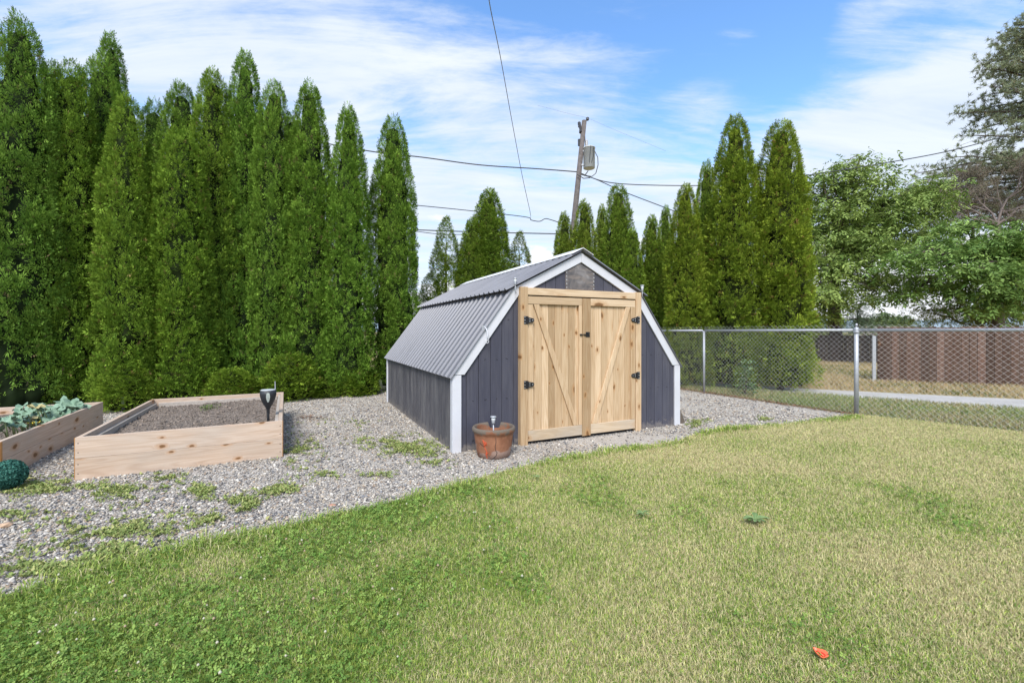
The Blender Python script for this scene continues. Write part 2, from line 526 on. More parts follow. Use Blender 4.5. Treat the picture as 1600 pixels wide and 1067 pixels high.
def sheet(name, poly, z, mat, label=None):
    bm = bmesh.new()
    vs = [bm.verts.new((x, y, z)) for x, y in poly]
    f = bm.faces.new(vs)
    if f.normal.z < 0: f.normal_flip()
    bmesh.ops.triangulate(bm, faces=[f])
    bmesh.ops.recalc_face_normals(bm, faces=bm.faces)
    me = bpy.data.meshes.new(name)
    bm.to_mesh(me); bm.free()
    if me.polygons[0].normal.z < 0:
        me.flip_normals()
    o = link(name, me, mat)
    return tag(o, label, None, None, 'structure')

g = sheet('ground', [(-3000, -300), (3000, -300), (3000, 3000), (-3000, 3000)], -0.012, M['drygrass'], 'dry grass ground reaching away beyond the fences')
sheet('gravel_ground', GRAVEL, -0.004, M['gravelbed'], 'grey gravel ground around the shed and garden beds')
sheet('lawn_ground', LAWN, 0.002, M['lawnbase'], 'mown lawn ground in front of the shed')
PATH = [(2.5, 12.2), gnd(1270, 607.6), gnd(1600, 623.75), (13.5, 5.6), (12.6, 4.3), gnd(1600, 640), gnd(1270, 616), (2.0, 11.3)]
VERGE = [FP_BACK, FP_LINE, FP_TERM, FP_FRAME, FP_END, (12.3, 4.2), gnd(1600, 641), gnd(1270, 616.8), (2.0, 11.25)]
sheet('verge_ground', VERGE, -0.006, M['vergebase'], 'grass verge ground between wire fence and path')
sheet('path', PATH, -0.002, M['path'], 'pale narrow path beyond the chain link fence')

# distant hill, haze of the air painted into its blue-grey colour
def hills():
    rng = np.random.default_rng(5)
    xs = np.linspace(-600, 2200, 141)
    vs, fs, cols = [], [], []
    rows = [(1100, 0.0), (1180, 0.55), (1300, 1.0), (1500, 1.0)]
    for yy, k in rows:
        h = 22 + 26 * fbm(xs / 300.0, xs * 0 + 3.3, 9, 4)
        for x, hh in zip(xs, h):
            vs.append((x, yy, -1 + k * hh))
    n = len(xs)
    for r in range(len(rows) - 1):
        for i in range(n - 1):
            fs.append((r * n + i, r * n + i + 1, (r + 1) * n + i + 1, (r + 1) * n + i))
    me = np_mesh('hills', np.array(vs), np.array(fs), None, True)
    m = flat('haze tinted hillside', (0.25, 0.32, 0.36), 1.0, var=0.25, vscale=0.02)
    tag(link('hills', me, m), 'low hazy hills on the horizon', None, None, 'structure')
hills()

# ------------------------------------------------------------------ lawn: dryness field, blades, clover
def dryness(x, y):
    u = x / np.maximum(y, 0.6) * F + CX
    base = np.interp(u, [-300, 300, 620, 860, 1100, 1700], [0.10, 0.12, 0.25, 0.51, 0.64, 0.66])
    far = np.clip((y - 2.6) / 3.0, 0, 1)
    base = base + 0.22 * far * np.interp(u, [500, 900, 1300], [0.3, 0.6, 1.0])
    n = fbm(x * 0.9 + 3, y * 0.9, 11, 4) - 0.5
    n2 = fbm(x * 3.2, y * 3.2, 23, 3) - 0.5
    gr = np.exp(-(((x - 2.45) / 1.5) ** 2 + ((y - 5.0 + 0.18 * (x - 2.4)) / 0.42) ** 2))
    return np.clip(base + 0.85 * n + 0.45 * n2 - 0.28 * gr, 0, 1)

def scatter(n, y0, y1, power, poly, seed, side=1.32):
    """points whose number per square metre falls with distance from the lens"""
    rng = np.random.default_rng(seed)
    q = rng.random(n)
    k = 2 - power
    y = (y0 ** k + q * (y1 ** k - y0 ** k)) ** (1 / k)
    x = (rng.random(n) * 2 - 1) * (side * y + 0.35)
    ok = inpoly(x, y, poly)
    return x[ok], y[ok], rng

def blades(name, n, y0, y1, power, poly, seed, hmin, hmax, wid, colfun, lean=0.9, wpow=0.55, side=1.32):
    x, y, rng = scatter(n, y0, y1, power, poly, seed, side)
    n = len(x)
    dist = np.sqrt(x * x + y * y)
    sc = np.clip(dist / 2.0, 0.7, 6) ** wpow
    h = rng.uniform(hmin, hmax, n) * (0.75 + 0.5 * fbm(x * 2.5, y * 2.5, 77, 3)) * (0.85 + 0.15 * sc)
    w_ = wid * sc * rng.uniform(0.7, 1.3, n)
    a = rng.uniform(0, 2 * np.pi, n)
    face = rng.uniform(0, 2 * np.pi, n)
    ln = rng.uniform(0.15, lean, n)
    d = np.stack([np.cos(a), np.sin(a), np.zeros(n)], 1)
    s = np.stack([np.cos(face), np.sin(face), np.zeros(n)], 1) * (w_ * 0.5)[:, None]
    p = np.stack([x, y, np.full(n, 0.0)], 1)
    up = np.array([0, 0, 1.0])
    mid = p + up * (h * 0.58)[:, None] + d * (h * ln * 0.32)[:, None]
    tip = p + up * (h * (1.0 - 0.35 * ln))[:, None] + d * (h * ln)[:, None]
    V = np.stack([p - s, p + s, mid - s * 0.85, mid + s * 0.85, tip], 1)
    c = colfun(x, y, rng)
    cols = np.repeat(c[:, None, :], 5, 1)
    cols = cols.reshape(-1, 3)
    idx = (np.arange(n) * 5)[:, None]
    q = idx + np.array([[0, 1, 3, 2]]); tr = idx + np.array([[2, 3, 4]])
    return np_mesh(name, V.reshape(-1, 3), [q, tr], cols)

GREEN = np.array([0.215, 0.315, 0.052]); DEEP = np.array([0.125, 0.225, 0.038]); LIME = np.array([0.41, 0.47, 0.11]); STRAW = np.array([0.63, 0.565, 0.295]); TAN = np.array([0.56, 0.455, 0.27])
def lawncol(x, y, rng):
    D = dryness(x, y)
    n = len(x)
    r = rng.random(n)
    c = np.where((r < 0.45)[:, None], GREEN, np.where((r < 0.7)[:, None], DEEP, LIME))
    dry = rng.random(n) < np.clip(D * 1.05 - 0.10, 0, 0.85)
    cd = np.where((rng.random(n) < 0.78)[:, None], STRAW, TAN)
    c = np.where(dry[:, None], cd, c * (1 + 0.3 * D)[:, None])
    return np.clip(c * rng.uniform(0.7, 1.28, n)[:, None], 0, 0.8)

me = blades('lawn_grass', 2300000, 1.2, 8.2, 1.2, LAWN, 3, 0.013, 0.034, 0.0025, lawncol, 1.0, 0.42, 1.6)
tag(link('lawn_grass', me, M['grass']), 'short mown lawn grass, green at the near left and dry straw to the right', None, None, 'stuff')

def fringe():
    rng = np.random.default_rng(66)
    E = np.array(EDGE); seg = np.linalg.norm(np.diff(E, axis=0), axis=1); cum = np.concatenate([[0], np.cumsum(seg)])
    n = 15000
    u = rng.random(n) * cum[-1]
    x = np.interp(u, cum, E[:, 0]); y = np.interp(u, cum, E[:, 1])
    tx = np.gradient(E[:, 0]); ty = np.gradient(E[:, 1])
    nx = np.interp(u, cum, -ty); ny = np.interp(u, cum, tx); q = np.hypot(nx, ny); nx, ny = nx / q, ny / q
    keep = fbm(u * 2.2, u * 0 + 1.7, 15, 3) + rng.normal(0, 0.12, n) > 0.5
    u, x, y, nx, ny = u[keep], x[keep], y[keep], nx[keep], ny[keep]; n = len(u)
    o_ = rng.normal(-0.05, 0.055, n) + 0.06 * (fbm(u * 3, u * 0, 7, 3) - 0.5)
    x, y = x + nx * o_, y + ny * o_
    h = rng.uniform(0.025, 0.07, n) * (0.5 + fbm(u * 4, u * 0 + 3, 9, 2)); a = np.arctan2(ny, nx) + rng.normal(0, 1.5, n)
    d = np.stack([np.cos(a), np.sin(a), np.zeros(n)], 1); s = np.stack([-np.sin(a), np.cos(a), np.zeros(n)], 1) * (0.0014 * rng.uniform(0.8, 1.6, n) * np.clip(y / 2.5, 1, 2))[:, None]
    p = np.stack([x, y, np.zeros(n)], 1); ln = rng.uniform(0.3, 1.3, n); up = np.array([0, 0, 1.0])
    mid = p + up * (h * 0.6)[:, None] + d * (h * ln * 0.35)[:, None]; tip = p + up * (h * (0.95 - 0.4 * ln))[:, None] + d * (h * ln)[:, None]
    V = np.stack([p - s, p + s, mid - s * 0.85, mid + s * 0.85, tip], 1)
    c = np.where((rng.random(n) < 0.15)[:, None], STRAW, np.where((rng.random(n) < 0.7)[:, None], GREEN, LIME)) * rng.uniform(0.7, 1.15, n)[:, None]
    idx = (np.arange(n) * 5)[:, None]
    me = np_mesh('lawn_edge_grass', V.reshape(-1, 3), [idx + np.array([[0, 1, 3, 2]]), idx + np.array([[2, 3, 4]])], np.repeat(c[:, None, :], 5, 1).reshape(-1, 3))
    tag(link('lawn_edge_grass', me, M['grass']), 'longer wispy grass leaning over the gravel along the lawn edge', None, None, 'stuff')
fringe()

def vergecol(x, y, rng):
    n = len(x)
    f = fbm(x * 0.8, y * 0.8, 61, 3)
    r = rng.random(n)
    c = np.where((r < 0.55)[:, None], np.array([0.23, 0.29, 0.10]), np.array([0.34, 0.36, 0.14]))
    dry = rng.random(n) < np.clip((f - 0.36) * 1.9, 0, 0.75)
    c = np.where(dry[:, None], np.array([0.44, 0.36, 0.19]), c)
    return c * rng.uniform(0.7, 1.2, n)[:, None]
me = blades('verge_grass', 300000, 3.6, 12.0, 1.0, VERGE, 8, 0.04, 0.085, 0.0032, vergecol)
tag(link('verge_grass', me, M['grass']), 'uncut grass verge between chain link fence and path', None, None, 'stuff')

FIELD = [(2.5, 12.3), gnd(1270, 606.8), gnd(1600, 623), (13.5, 5.8), (26, 10), (26, 19), (8, 19), (4, 14)]
def fieldcol(x, y, rng):
    n = len(x)
    f = fbm(x * 0.7, y * 0.7, 41, 4)
    c = np.where((rng.random(n) < 0.3)[:, None], np.array([0.52, 0.36, 0.20]), np.array([0.50, 0.41, 0.22]))
    gr = rng.random(n) < np.clip((f - 0.5) * 3.0, 0.05, 0.6)
    c = np.where(gr[:, None], np.array([0.19, 0.21, 0.07]), c)
    return c * rng.uniform(0.65, 1.15, n)[:, None]
me = blades('field_grass', 260000, 7.0, 19.0, 1.0, FIELD, 9, 0.04, 0.10, 0.0036, fieldcol)
tag(link('field_grass', me, M['grass']), 'dry straw coloured grass in front of the wooden fences', None, None, 'stuff')

def clover():
    x, y, rng = scatter(380000, 1.2, 6.5, 1.15, LAWN, 21)
    D = dryness(x, y)
    f = fbm(x * 1.7, y * 1.7, 51, 3)
    keep = rng.random(len(x)) < np.clip(0.95 - D * 2.0 + (f - 0.5) * 1.3, 0.0, 1.0) * 0.42
    x, y = x[keep], y[keep]
    n = len(x)
    dist = np.sqrt(x * x + y * y)
    r = rng.uniform(0.0042, 0.0080, n) * np.clip(dist / 2, 0.8, 4) ** 0.4
    z = rng.uniform(0.014, 0.040, n)
    a0 = rng.uniform(0, 2 * np.pi, n)
    tilt = rng.normal(0, 0.45, (n, 2))
    V, Fc = [], []
    for k in range(3):
        a = a0 + k * 2 * np.pi / 3
        ca, sa = np.cos(a), np.sin(a)
        loc = [(0.1, 0), (0.9, -0.62), (1.75, 0), (0.9, 0.62)]
        for (l, s) in loc:
            dx = r * (ca * l - sa * s); dy = r * (sa * l + ca * s)
            V.append(np.stack([x + dx, y + dy, z + dx * tilt[:, 0] + dy * tilt[:, 1] + r * 0.25 * abs(s)], 1))
    V = np.stack(V, 1)
    idx = (np.arange(n) * 12)[:, None]
    faces = np.concatenate([idx + np.array([[0, 1, 2, 3]]) + 4 * k for k in range(3)])
    cc = np.where((rng.random(n) < 0.5)[:, None], np.array([0.125, 0.225, 0.040]), np.array([0.24, 0.34, 0.075])) * rng.uniform(0.7, 1.3, n)[:, None]
    cols = np.repeat(cc[:, None, :], 12, 1).reshape(-1, 3)
    verts = V.reshape(-1, 3)
    # pale clover heads
    m = 300
    hx, hy, rg = scatter(m * 3, 1.25, 6, 1.0, LAWN, 22)
    kk = (dryness(hx, hy) < 0.42)
    hx, hy = hx[kk], hy[kk]
    octv = np.array([(1, 0, 0), (-1, 0, 0), (0, 1, 0), (0, -1, 0), (0, 0, 1), (0, 0, -1)])
    octf = np.array([(0, 2, 4), (2, 1, 4), (1, 3, 4), (3, 0, 4), (2, 0, 5), (1, 2, 5), (3, 1, 5), (0, 3, 5)])
    rr = rg.uniform(0.005, 0.009, len(hx))
    hv = np.stack([hx, hy, rg.uniform(0.035, 0.055, len(hx))], 1)[:, None, :] + octv[None] * rr[:, None, None]
    hf = (np.arange(len(hx)) * 6)[:, None, None] + octf[None] + len(verts)
    hc = np.where((rg.random(len(hx)) < 0.4)[:, None], np.array([0.48, 0.36, 0.24]), np.array([0.60, 0.57, 0.42]))
    me = np_mesh('clover', np.concatenate([verts, hv.reshape(-1, 3)]), [faces, hf.reshape(-1, 3)],
                 np.concatenate([cols, np.repeat(hc[:, None, :], 6, 1).reshape(-1, 3)]))
    tag(link('clover', me, M['grass']), 'clover with pale heads growing through the near lawn', None, None, 'stuff')
clover()

# ------------------------------------------------------------------ gravel stones
SHED_O = Vector((gnd(709, 706.7)[0], gnd(709, 706.7)[1], 0))
SHED_A = math.atan2(1.377, 2.834)
ex = Vector((math.cos(SHED_A), math.sin(SHED_A), 0)); ey = Vector((-math.sin(SHED_A), math.cos(SHED_A), 0))
def S(x, y, z=0): return SHED_O + ex * x + ey * y + Vector((0, 0, z))

BED_A = math.atan2(0.705, 1.379)
BED_O = Vector((*gnd(117, 750), 0)); BED_W, BED_L, BED_H = 1.55, 2.38, 0.357
BED2_A = R(27.4)
bx2 = Vector((math.cos(BED2_A), math.sin(BED2_A), 0)); by2 = Vector((-math.sin(BED2_A), math.cos(BED2_A), 0))
BED2_FR = Vector((*gnd(161, 666), 0)); BED2_L, BED2_W, BED2_H = 2.4, 1.55, 0.325
BED2_O = BED2_FR - by2 * BED2_L - bx2 * BED2_W

def rectw(o, a, wx, ly, m=0.0):
    e1 = Vector((math.cos(a), math.sin(a), 0)); e2 = Vector((-math.sin(a), math.cos(a), 0))
    return [tuple((o + e1 * p + e2 * q).xy) for p, q in ((m, m), (wx - m, m), (wx - m, ly - m), (m, ly - m))]

ico_v = []
ph = (1 + 5 ** 0.5) / 2
for a, b in ((-1, ph), (1, ph), (-1, -ph), (1, -ph)):
    ico_v += [(a, b, 0), (0, a, b), (b, 0, a)]
ico_v = unit(np.array(ico_v, dtype=float))
def hull_faces(v):
    bm = bmesh.new()
    for p in v: bm.verts.new(p)
    bm.verts.ensure_lookup_table()
    bmesh.ops.convex_hull(bm, input=bm.verts)
    bm.verts.index_update()
    f = np.array([[q.index for q in fc.verts] for fc in bm.faces])
    bm.free()
    return f
ico_f = hull_faces(ico_v)

def stones(name, x, y, rng, rad, zoff, cols, flatn=0.55):
    n = len(x)
    ax = rng.uniform(0.65, 1.35, (n, 3)); ax[:, 2] *= flatn * 1.25
    jit = 1 + rng.uniform(-0.30, 0.26, (n, 12, 1))
    V = ico_v[None] * jit * ax[:, None, :]
    a = rng.uniform(0, 2 * np.pi, n); tl = rng.normal(0, 0.35, n)
    ct, st = np.cos(tl)[:, None], np.sin(tl)[:, None]
    X, Yv, Z = V[..., 0], V[..., 1], V[..., 2]
    X, Z = X * ct - Z * st, X * st + Z * ct
    ca, sa = np.cos(a)[:, None], np.sin(a)[:, None]
    X, Yv = X * ca - Yv * sa, X * sa + Yv * ca
    V = np.stack([X, Yv, Z], -1) * rad[:, None, None]
    V += np.stack([x, y, zoff], 1)[:, None, :]
    fc = (np.arange(n) * 12)[:, None, None] + ico_f[None]
    cc = np.repeat(cols[:, None, :], 12, 1).reshape(-1, 3)
    return np_mesh(name, V.reshape(-1, 3), fc.reshape(-1, 3), cc)

def gravel():
    x, y, rng = scatter(480000, 2.0, 11.5, 1.45, GRAVEL, 31, 1.38)
    d = np.sqrt(x * x + y * y)
    for poly in (rectw(BED_O, BED_A, BED_W, BED_L, 0.0), rectw(BED2_O, BED2_A, BED2_W, BED2_L, 0.0), rectw(SHED_O, SHED_A, 3.15, 3.7, 0.0)):
        k = ~inpoly(x, y, poly); x, y, d = x[k], y[k], d[k]
    # worn, sandy places carry fewer stones
    sand = fbm(x * 0.8 + 5, y * 0.8, 91, 3)
    sandy = np.exp(-(((x + 0.9) / 0.55) ** 2 + ((y - 5.3) / 1.3) ** 2)) + np.exp(-(((x - 1.6) / 0.9) ** 2 + ((y - 5.15) / 0.25) ** 2)) * 1.1 + 0.75 * np.clip((x - 2.5) / 0.5, 0, 1) + 0.5 * np.clip((y - 6.5) / 2, 0, 1) * (x < 0)
    k = rng.random(len(x)) > np.clip((sand - 0.56) * 2.4 + 0.75 * sandy, 0, 0.85)
    x, y, d = x[k], y[k], d[k]
    n = len(x)
    rad = 0.0040 + 0.0105 * rng.random(n) ** 3.2
    rad *= np.clip(1.10 - 0.03 * d, 0.85, 1.1) * np.clip(d / 5.0, 1.0, 1.4)
    z = rng.uniform(-0.005, 0.004, n)
    pal = np.array([(0.27, 0.25, 0.235), (0.40, 0.38, 0.355), (0.55, 0.525, 0.49), (0.13, 0.13, 0.14), (0.47, 0.41, 0.335), (0.36, 0.28, 0.215), (0.215, 0.22, 0.24), (0.68, 0.65, 0.60)])
    c = pal[rng.choice(len(pal), n, p=[0.19, 0.20, 0.15, 0.13, 0.14, 0.07, 0.06, 0.06])] * rng.uniform(0.72, 1.02, n)[:, None] * np.array([1.045, 1.0, 0.935])
    me = stones('gravel', x, y, rng, rad, z, c, 0.46)
    tag(link('gravel', me, M['stone']), 'loose grey gravel stones spread around the shed', None, None, 'stuff')
gravel()

# weeds in the gravel
def weeds():
    P = [(215, 826, 105, 17, 1500), (80, 885, 110, 20, 900), (60, 760, 75, 9, 800), (375, 790, 26, 9, 420), (475, 708, 26, 22, 700), (635, 698, 52, 11, 1100),
         (315, 769, 24, 8, 230), (195, 770, 55, 8, 420), (430, 765, 30, 8, 260), (515, 740, 18, 5, 150), (590, 688, 40, 5, 260), (155, 862, 80, 10, 300), (300, 812, 60, 9, 420),
         (20, 800, 40, 10, 130), (1085, 662, 14, 5, 160), (1105, 656, 8, 3, 60), (1195, 655, 12, 3, 90), (545, 664, 40, 6, 130), (255, 745, 30, 5, 120), (670, 720, 30, 8, 160), (590, 745, 30, 6, 80)]
    rng = np.random.default_rng(77)
    X, Yy = [], []
    for (a, b, sx, sy, n) in P:
        for _ in range(n):
            u, v = a + rng.normal() * sx * 0.58, b + rng.normal() * sy * 0.75
            gx, gy = gnd(u, max(v, 600))
            X.append(gx); Yy.append(gy)
    X, Yy = np.array(X), np.array(Yy)
    keep = (fbm(X * 7, Yy * 7, 5, 3) + rng.normal(0, 0.10, len(X))) > 0.53
    for poly in (rectw(BED_O, BED_A, BED_W, BED_L), rectw(BED2_O, BED2_A, BED2_W, BED2_L), rectw(SHED_O, SHED_A, 3.15, 3.7)):
        keep &= ~inpoly(X, Yy, poly)
    X, Yy = X[keep], Yy[keep]
    n = len(X)
    K = 7
    V, Fq, Cc = [], [], []
    for k in range(K):
        a = rng.uniform(0, 2 * np.pi, n); L = rng.uniform(0.012, 0.030, n); wv = L * rng.uniform(0.18, 0.36, n)
        el = rng.uniform(0.15, 1.1, n)
        d = np.stack([np.cos(a) * np.cos(el), np.sin(a) * np.cos(el), np.sin(el)], 1)
        s = np.stack([-np.sin(a), np.cos(a), np.zeros(n)], 1)
        p = np.stack([X + rng.normal(0, 0.008, n), Yy + rng.normal(0, 0.008, n), np.full(n, 0.008)], 1)
        V.append(np.stack([p, p + d * (L * 0.55)[:, None] + s * wv[:, None], p + d * L[:, None], p + d * (L * 0.55)[:, None] - s * wv[:, None]], 1))
        cc = np.where((rng.random(n) < 0.35)[:, None], np.array([0.40, 0.40, 0.15]), np.array([0.23, 0.29, 0.085])) * rng.uniform(0.7, 1.3, n)[:, None]
        Cc.append(np.repeat(cc[:, None, :], 4, 1))
    V = np.concatenate(V).reshape(-1, 3); Cc = np.concatenate(Cc).reshape(-1, 3)
    me = np_mesh('gravel_weeds', V, np.arange(len(V)).reshape(-1, 4), Cc)
    tag(link('gravel_weeds', me, M['grass']), 'low green weeds growing in patches through the gravel', None, None, 'stuff')
weeds()

# ------------------------------------------------------------------ garden shed
shed = thing('garden_shed', 'dark grey barn style garden shed with natural wood double doors and white trim', 'shed', SHED_O, SHED_A)
W_, L_ = 3.15, 3.70
PROF = [(0, 0.80), (0.68, 1.715), (1.575, 2.17), (2.47, 1.715), (3.15, 0.80)]
def prof(x):
    return float(np.interp(x, [p[0] for p in PROF], [p[1] for p in PROF]))
rnd = random.Random(4)
def gable(name, y0, y1, yb, mat):
    m = MB()
    bw = 0.1369
    xs = [i * bw for i in range(24)]
    for i in range(23):
        a, b = xs[i] + 0.003, min(xs[i + 1] - 0.003, W_)
        if a >= W_: break
        m.val = rnd.random()
        top = [(b, prof(b) - 0.012)] + [(p[0], p[1] - 0.012) for p in reversed(PROF) if a < p[0] < b] + [(a, prof(a) - 0.012)]
        m.prism([(a, -0.03), (b, -0.03)] + top, y0, y1)
        m.mi = 1
        for zn in (0.10, 0.52, 0.95, 1.38):
            if zn < prof((a + b) / 2) - 0.08: m.tube([((a + b) / 2 + rnd.uniform(-0.03, 0.03), y0 + 0.001, zn + rnd.uniform(-0.01, 0.01)), ((a + b) / 2, y0 - 0.002, zn)], 0.003, 6)
        m.mi = 0
    o = m.build(name, [mat, M['groove']], shed)
    return o
gable('wall', 0.0, 0.014, 0, M['siding'])
gable('wall', L_ - 0.014, L_, 0, M['siding'])
def side(name, x0, x1, mat):
    m = MB()
    n = 27; bw = (L_ - 0.04) / n
    for i in range(n):
        m.val = rnd.random()
        m.prism([(0.02 + i * bw + 0.003, -0.03), (0.02 + (i + 1) * bw - 0.003, -0.03), (0.02 + (i + 1) * bw - 0.003, 0.795), (0.02 + i * bw + 0.003, 0.795)], x0, x1, 'x')
    return m.build(name, mat, shed)
side('wall', 0.0, 0.014, M['siding_worn'])
side('wall', W_ - 0.014, W_, M['siding_worn'])
m = MB()   # lining behind the board joints
inner = [(0.018, -0.03), (W_ - 0.018, -0.03), (W_ - 0.018, 0.78), (2.46, 1.69), (1.575, 2.14), (0.69, 1.69), (0.018, 0.78)]
m.prism(inner, 0.018, L_ - 0.018)
m.build('wall_lining', M['groove'], shed)

# roof: ribbed sheets
def ribbed(name, pa, pb, y0, y1, parent, scr, phase=0.0):
    (xa, za), (xb, zb) = pa, pb
    d = Vector((xb - xa, 0, zb - za)).normalized()
    nrm = Vector((-d.z, 0, d.x))
    if nrm.z < 0: nrm = -nrm
    ys, hs = [], []
    pitch = 0.150
    y = y0 + phase
    ys.append(y0); hs.append(0)
    while y + 0.05 < y1:
        for dy, h in ((0.0, 0.0), (0.010, 0.021), (0.030, 0.021), (0.042, 0.0)):
            ys.append(y + dy + 0.012); hs.append(h)
        y += pitch
    ys.append(y1); hs.append(0)
    vs = []
    for (x, z) in ((xa, za), (xb, zb)):
        for yy, h in zip(ys, hs):
            vs.append((x + nrm.x * h, yy, z + nrm.z * h))
    n = len(ys)
    m = MB(); m.add(vs, [(i, i + 1, n + i + 1, n + i) for i in range(n - 1)])
    m.mi = 1
    for k in scr:
        yy = y0 + phase + 0.069; i = 0
        while yy < y1 - 0.03:
            if i % 4 in (0, 1):
                c = Vector((xa + (xb - xa) * k, yy, za + (zb - za) * k))
                m.tube([c, c + nrm * 0.009], 0.009, 6)
            yy += pitch; i += 1
    o = m.build(name, [M['roof'], M['plastic_black']], parent)
    sm = o.modifiers.new('thickness', 'SOLIDIFY'); sm.thickness = 0.0025
    return o, d, nrm, [yy for yy, h in zip(ys, hs)]
RY0, RY1 = -0.045, 3.84
def off(p, n, k): return (p[0] + n[0] * k, p[1] + n[1] * k)
nl = Vector((-(1.715 - 0.80), 0.68)).normalized(); nu = Vector((-(2.17 - 1.715), 0.895)).normalized()
def lerp2(a, b, k): return (a[0] + (b[0] - a[0]) * k, a[1] + (b[1] - a[1]) * k)
for sgn in (1, -1):
    def mx(p): return p if sgn == 1 else (W_ - p[0], p[1])
    nL = (nl.x, nl.y); nU = (nu.x, nu.y)
    lo_a = off(lerp2(PROF[0], PROF[1], -0.045), nL, 0.016); lo_b = off(lerp2(PROF[0], PROF[1], 1.0), nL, 0.016)
    up_a = off(lerp2(PROF[1], PROF[2], -0.10), nU, 0.034); up_b = off(PROF[2], nU, 0.034)
    r1, d1, n1, _ = ribbed('roof_panel', mx(lo_a), mx(lo_b), RY0, RY1, shed, (0.06, 0.46))
    r2, d2, n2, _ = ribbed('roof_panel', mx(up_a), mx(up_b), RY0 - 0.015, RY1 + 0.06, shed, (0.25, 0.75))
# ridge cap
m = MB()
for sgn in (1, -1):
    a = (PROF[2][0], PROF[2][1] + 0.062); b_ = (PROF[2][0] - sgn * 0.15, PROF[2][1] + 0.064 - 0.0765)
    m.prism([a, b_, (b_[0], b_[1] + 0.006), (a[0], a[1] + 0.006)], RY0 - 0.02, RY1 + 0.065)
m.build('ridge_cap', flat('white metal ridge cap', (0.72, 0.72, 0.73), 0.45), shed)

# white trim
def rake(y0, y1):
    wv = 0.088
    pts = [Vector(p) for p in PROF]
    inn = []
    segn = []
    for i in range(4):
        d = (pts[i + 1] - pts[i]).normalized(); segn.append((d, Vector((d.y, -d.x))))
    def isect(p, d, q, e):
        k = (q - p).x * e.y - (q - p).y * e.x
        return p + d * (k / (d.x * e.y - d.y * e.x))
    for i in range(5):
        if i == 0: inn.append(isect(pts[0] + segn[0][1] * wv, segn[0][0], pts[0], Vector((1, 0))))
        elif i == 4: inn.append(isect(pts[4] + segn[3][1] * wv, segn[3][0], pts[4], Vector((1, 0))))
        else: inn.append(isect(pts[i] + segn[i - 1][1] * wv, segn[i - 1][0], pts[i] + segn[i][1] * wv, segn[i][0]))
    outer = []
    for i in range(5):
        if i == 0: outer.append(isect(pts[0] - segn[0][1] * 0.012, segn[0][0], pts[0], Vector((1, 0))))
        elif i == 4: outer.append(isect(pts[4] - segn[3][1] * 0.012, segn[3][0], pts[4], Vector((1, 0))))
        else: outer.append(isect(pts[i] - segn[i - 1][1] * 0.012, segn[i - 1][0], pts[i] - segn[i][1] * 0.012, segn[i][0]))
    for i in range(4):
        m = MB()
        d = segn[i][0] * 0.0012
        m.prism([tuple(outer[i] + d), tuple(outer[i + 1] - d), tuple(inn[i + 1] - d), tuple(inn[i] + d)], y0, y1)
        m.build('rake_trim', M['white'], shed, 0.002)
rake(-0.024, -0.002)
rake(L_ + 0.002, L_ + 0.024)
for (x0, x1, y0, y1, x2) in ((-0.022, 0.075, -0.024, -0.002, -1), (W_ - 0.075, W_ + 0.022, -0.024, -0.002, 1), (-0.022, 0.075, L_ + 0.002, L_ + 0.024, -1), (W_ - 0.075, W_ + 0.022, L_ + 0.002, L_ + 0.024, 1)):
    m = MB()
    ya, yb = (y0, 0.05) if y0 < 0 else (L_ - 0.05, y1)
    if x2 < 0: m.prism([(x0, y0), (x1, y0), (x1, y1), (-0.003, y1), (-0.003, yb), (x0, yb)] if y0 < 0 else [(x0, ya), (-0.003, ya), (-0.003, y0), (x1, y0), (x1, y1), (x0, y1)], -0.03, 0.796, 'z')
    else: m.prism([(x0, y0), (x1, y0), (x1, yb), (W_ + 0.003, yb), (W_ + 0.003, y1), (x0, y1)] if y0 < 0 else [(W_ + 0.003, ya), (x1, ya), (x1, y1), (x0, y1), (x0, y0), (W_ + 0.003, y0)], -0.03, 0.796, 'z')
    m.build('corner_trim', M['white'], shed, 0.002)

# door frame
fr = MB(); fr.val = 0.35; fr.box(0.742, 0.832, -0.072, -0.002, -0.03, 1.742)
jl = fr.build('door_jamb', M['door_v'], shed, 0.003)
fr = MB(); fr.val = 0.75; fr.box(2.366, 2.453, -0.072, -0.002, -0.03, 1.742)
fr.build('door_jamb', M['door_v'], shed, 0.003)
fr = MB(); fr.val = 0.9; fr.box(0.834, 2.364, -0.068, -0.002, 1.655, 1.735)
fr.build('door_header', M['door_h'], shed, 0.003)
m = MB(); m.box(0.835, 2.363, -0.012, -0.001, -0.02, 1.654)
m.build('door_gap_shade', M['groove'], shed)  # near-black sheet behind the doors, shade of the gaps put in as colour

def planks(x0, x1, z0, z1, y0, y1, widths, mat, name, parent):
    m = MB(); x = x0; i = 0
    while x < x1 - 0.02:
        b = min(x + widths[i % len(widths)], x1); m.val = rnd.random()
        m.box(x + 0.0012, b - 0.0012, y0 + rnd.uniform(0, 0.0015), y1, z0, z1); x = b; i += 1
    return m.build(name, mat, parent, 0.0015)
def board(name, parent, mat, *b):
    m = MB(); m.val = rnd.random(); m.box(*b); return m.build(name, mat, parent, 0.003)
def brace(name, parent, p0, p1, wv, y0, y1, cut):
    a, b = Vector(p0), Vector(p1); d = (b - a).normalized(); n = Vector((d.y, -d.x)) * wv / 2
    # ends cut level with the rails
    def lev(p, z): return p + d * ((z - p.y) / d.y)
    poly = [lev(a + n, p0[1]), lev(b + n, p1[1]), lev(b - n, p1[1]), lev(a - n, p0[1])]
    m = MB(); m.val = rnd.random(); m.prism([tuple(p) for p in poly], y0, y1)
    return m.build(name, M['door_v'], parent, 0.003)
ZB, ZT = 0.035, 1.640
